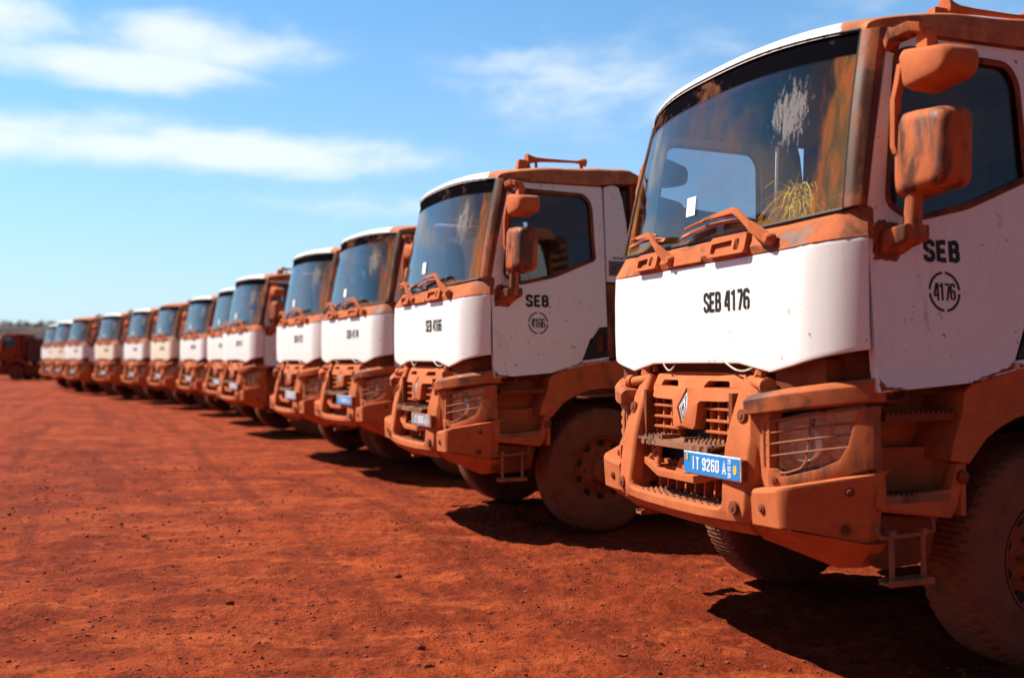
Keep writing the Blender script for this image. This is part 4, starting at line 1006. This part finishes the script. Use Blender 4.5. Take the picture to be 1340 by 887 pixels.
sb = mb.build('scrub', mat_plain('scrub_leaf', (.055, .048, .040), .9, .1, 0, .4, .5)); sb['kind'] = 'stuff'; sb['label'] = 'far-off scrub along the crest of the hill'; sb['category'] = 'scrub'

# ------------------------------------------------------------------ light, sky, camera
to_sun = Vector((-.795, .231, 1.0)).normalized()
sd = bpy.data.lights.new('sun', 'SUN'); sd.energy = 5.0; sd.angle = R(.53); sd.color = (1., .93, .82)
so = bpy.data.objects.new('sun', sd); COL.objects.link(so); so.rotation_euler = (-to_sun).to_track_quat('-Z', 'Y').to_euler(); so.location = (-20, 5, 25)
el = math.asin(to_sun.z); az = math.atan2(to_sun.x, to_sun.y)
w = bpy.data.worlds.new('World'); sc.world = w; w.use_nodes = True; nt = w.node_tree; nt.nodes.clear(); t = NT(nt)
sky = t.n('ShaderNodeTexSky', sky_type='NISHITA'); sky.sun_disc = False; sky.sun_elevation = el; sky.sun_rotation = az
sky.air_density = 1.0; sky.dust_density = .35; sky.ozone_density = 2.2; sky.altitude = 400
tc = t.n('ShaderNodeTexCoord'); sep = t.n('ShaderNodeSeparateXYZ'); t.l(tc.outputs['Generated'], sep.inputs[0])
eln = t.math('ARCSINE', sep.outputs[2]); azn = t.math('ARCTAN2', sep.outputs[0], sep.outputs[1])
cv = t.n('ShaderNodeCombineXYZ'); t.l(t.math('MULTIPLY', azn, 1.0), cv.inputs[0]); t.l(t.math('MULTIPLY', eln, 2.6), cv.inputs[1])
nb = t.noise(cv.outputs[0], 5.0, 6, .52, dist=.25); nf = t.noise(cv.outputs[0], 16, 6, .6, dist=.3)
nn = t.math('ADD', t.math('MULTIPLY', nb, .7), t.math('MULTIPLY', nf, .3))
def blob(ac, ec, aw, ew):
    a = t.math('DIVIDE', t.math('SUBTRACT', azn, ac), aw); e = t.math('DIVIDE', t.math('SUBTRACT', eln, ec), ew)
    return t.math('POWER', 2.718, t.math('MULTIPLY', t.math('ADD', t.math('MULTIPLY', a, a), t.math('MULTIPLY', e, e)), -1.))
bl = None
for (ac, ec, aw, ew, k) in ((-.34, .200, .26, .022, .95), (-.55, .204, .30, .027, .9), (-.51, .30, .085, .038, .85), (-.40, .270, .13, .02, .9), (-.30, .302, .11, .026, .8), (.10, .275, .17, .05, .55), (.18, .25, .10, .03, .6), (-.25, .368, .35, .014, .6), (-.14, .15, .2, .022, .35), (.9, .3, .5, .1, .7), (-1.3, .35, .5, .1, .7), (2.4, .4, .9, .15, .6), (-2.4, .5, .9, .2, .6)):
    b = t.math('MULTIPLY', blob(ac, ec, aw, ew), k); bl = b if bl is None else t.math('MAXIMUM', bl, b)
den = t.ramp(t.math('ADD', t.math('MULTIPLY', bl, .52), t.math('MULTIPLY', nn, 1.35)), .70, 1.16, 0, .86)
den = t.math('MULTIPLY', den, t.ramp(bl, .03, .35), True)
tint = t.n('ShaderNodeMix', data_type='RGBA', blend_type='MULTIPLY'); tint.inputs[0].default_value = 1; t.l(sky.outputs[0], tint.inputs[6]); tint.inputs[7].default_value = (.64, 1.34, 1.60, 1)
hz = t.math('MULTIPLY', t.math('POWER', 2.718, t.math('MULTIPLY', t.math('MAXIMUM', eln, 0), -5.4)), .92)
skc = t.mix(den, t.mix(hz, tint.outputs[2], (5.9, 6.3, 7.2)), (8.0, 8.6, 8.8))
fr = t.ramp(sep.outputs[1], -.35, .55, .28, 1.)          # sky dimmed behind the camera to weaken fill on the shaded sides
fr = t.math('MULTIPLY', fr, t.ramp(eln, .45, 1.1, 1., .6))  # overhead sky dimmed too, for less fill light
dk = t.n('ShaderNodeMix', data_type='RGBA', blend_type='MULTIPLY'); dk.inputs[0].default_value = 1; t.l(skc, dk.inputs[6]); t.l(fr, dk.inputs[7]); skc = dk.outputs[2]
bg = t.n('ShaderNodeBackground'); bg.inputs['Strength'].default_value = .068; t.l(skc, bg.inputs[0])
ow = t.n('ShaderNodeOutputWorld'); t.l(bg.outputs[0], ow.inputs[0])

cd = bpy.data.cameras.new('camera'); co_ = bpy.data.objects.new('camera', cd); COL.objects.link(co_); sc.camera = co_
cd.sensor_width = 36; cd.lens = 36 * FPX / 1340; cd.clip_end = 6000; cd.clip_start = .05
co_.location = (0, 0, CAM_H); co_.rotation_euler = (R(90) + math.atan((HOR - 443.5) / FPX), 0, 0)
cd.dof.use_dof = True; cd.dof.focus_distance = 6.0; cd.dof.aperture_fstop = 1.15; cd.dof.aperture_blades = 0
vs = sc.view_settings; vs.view_transform = 'Standard'; vs.look = 'None'; vs.exposure = .85; vs.gamma = 1; vs.use_curve_mapping = False
sc.cycles.max_bounces = 8; sc.cycles.transparent_max_bounces = 16; sc.cycles.use_denoising = True; sc.cycles.sample_clamp_indirect = 6
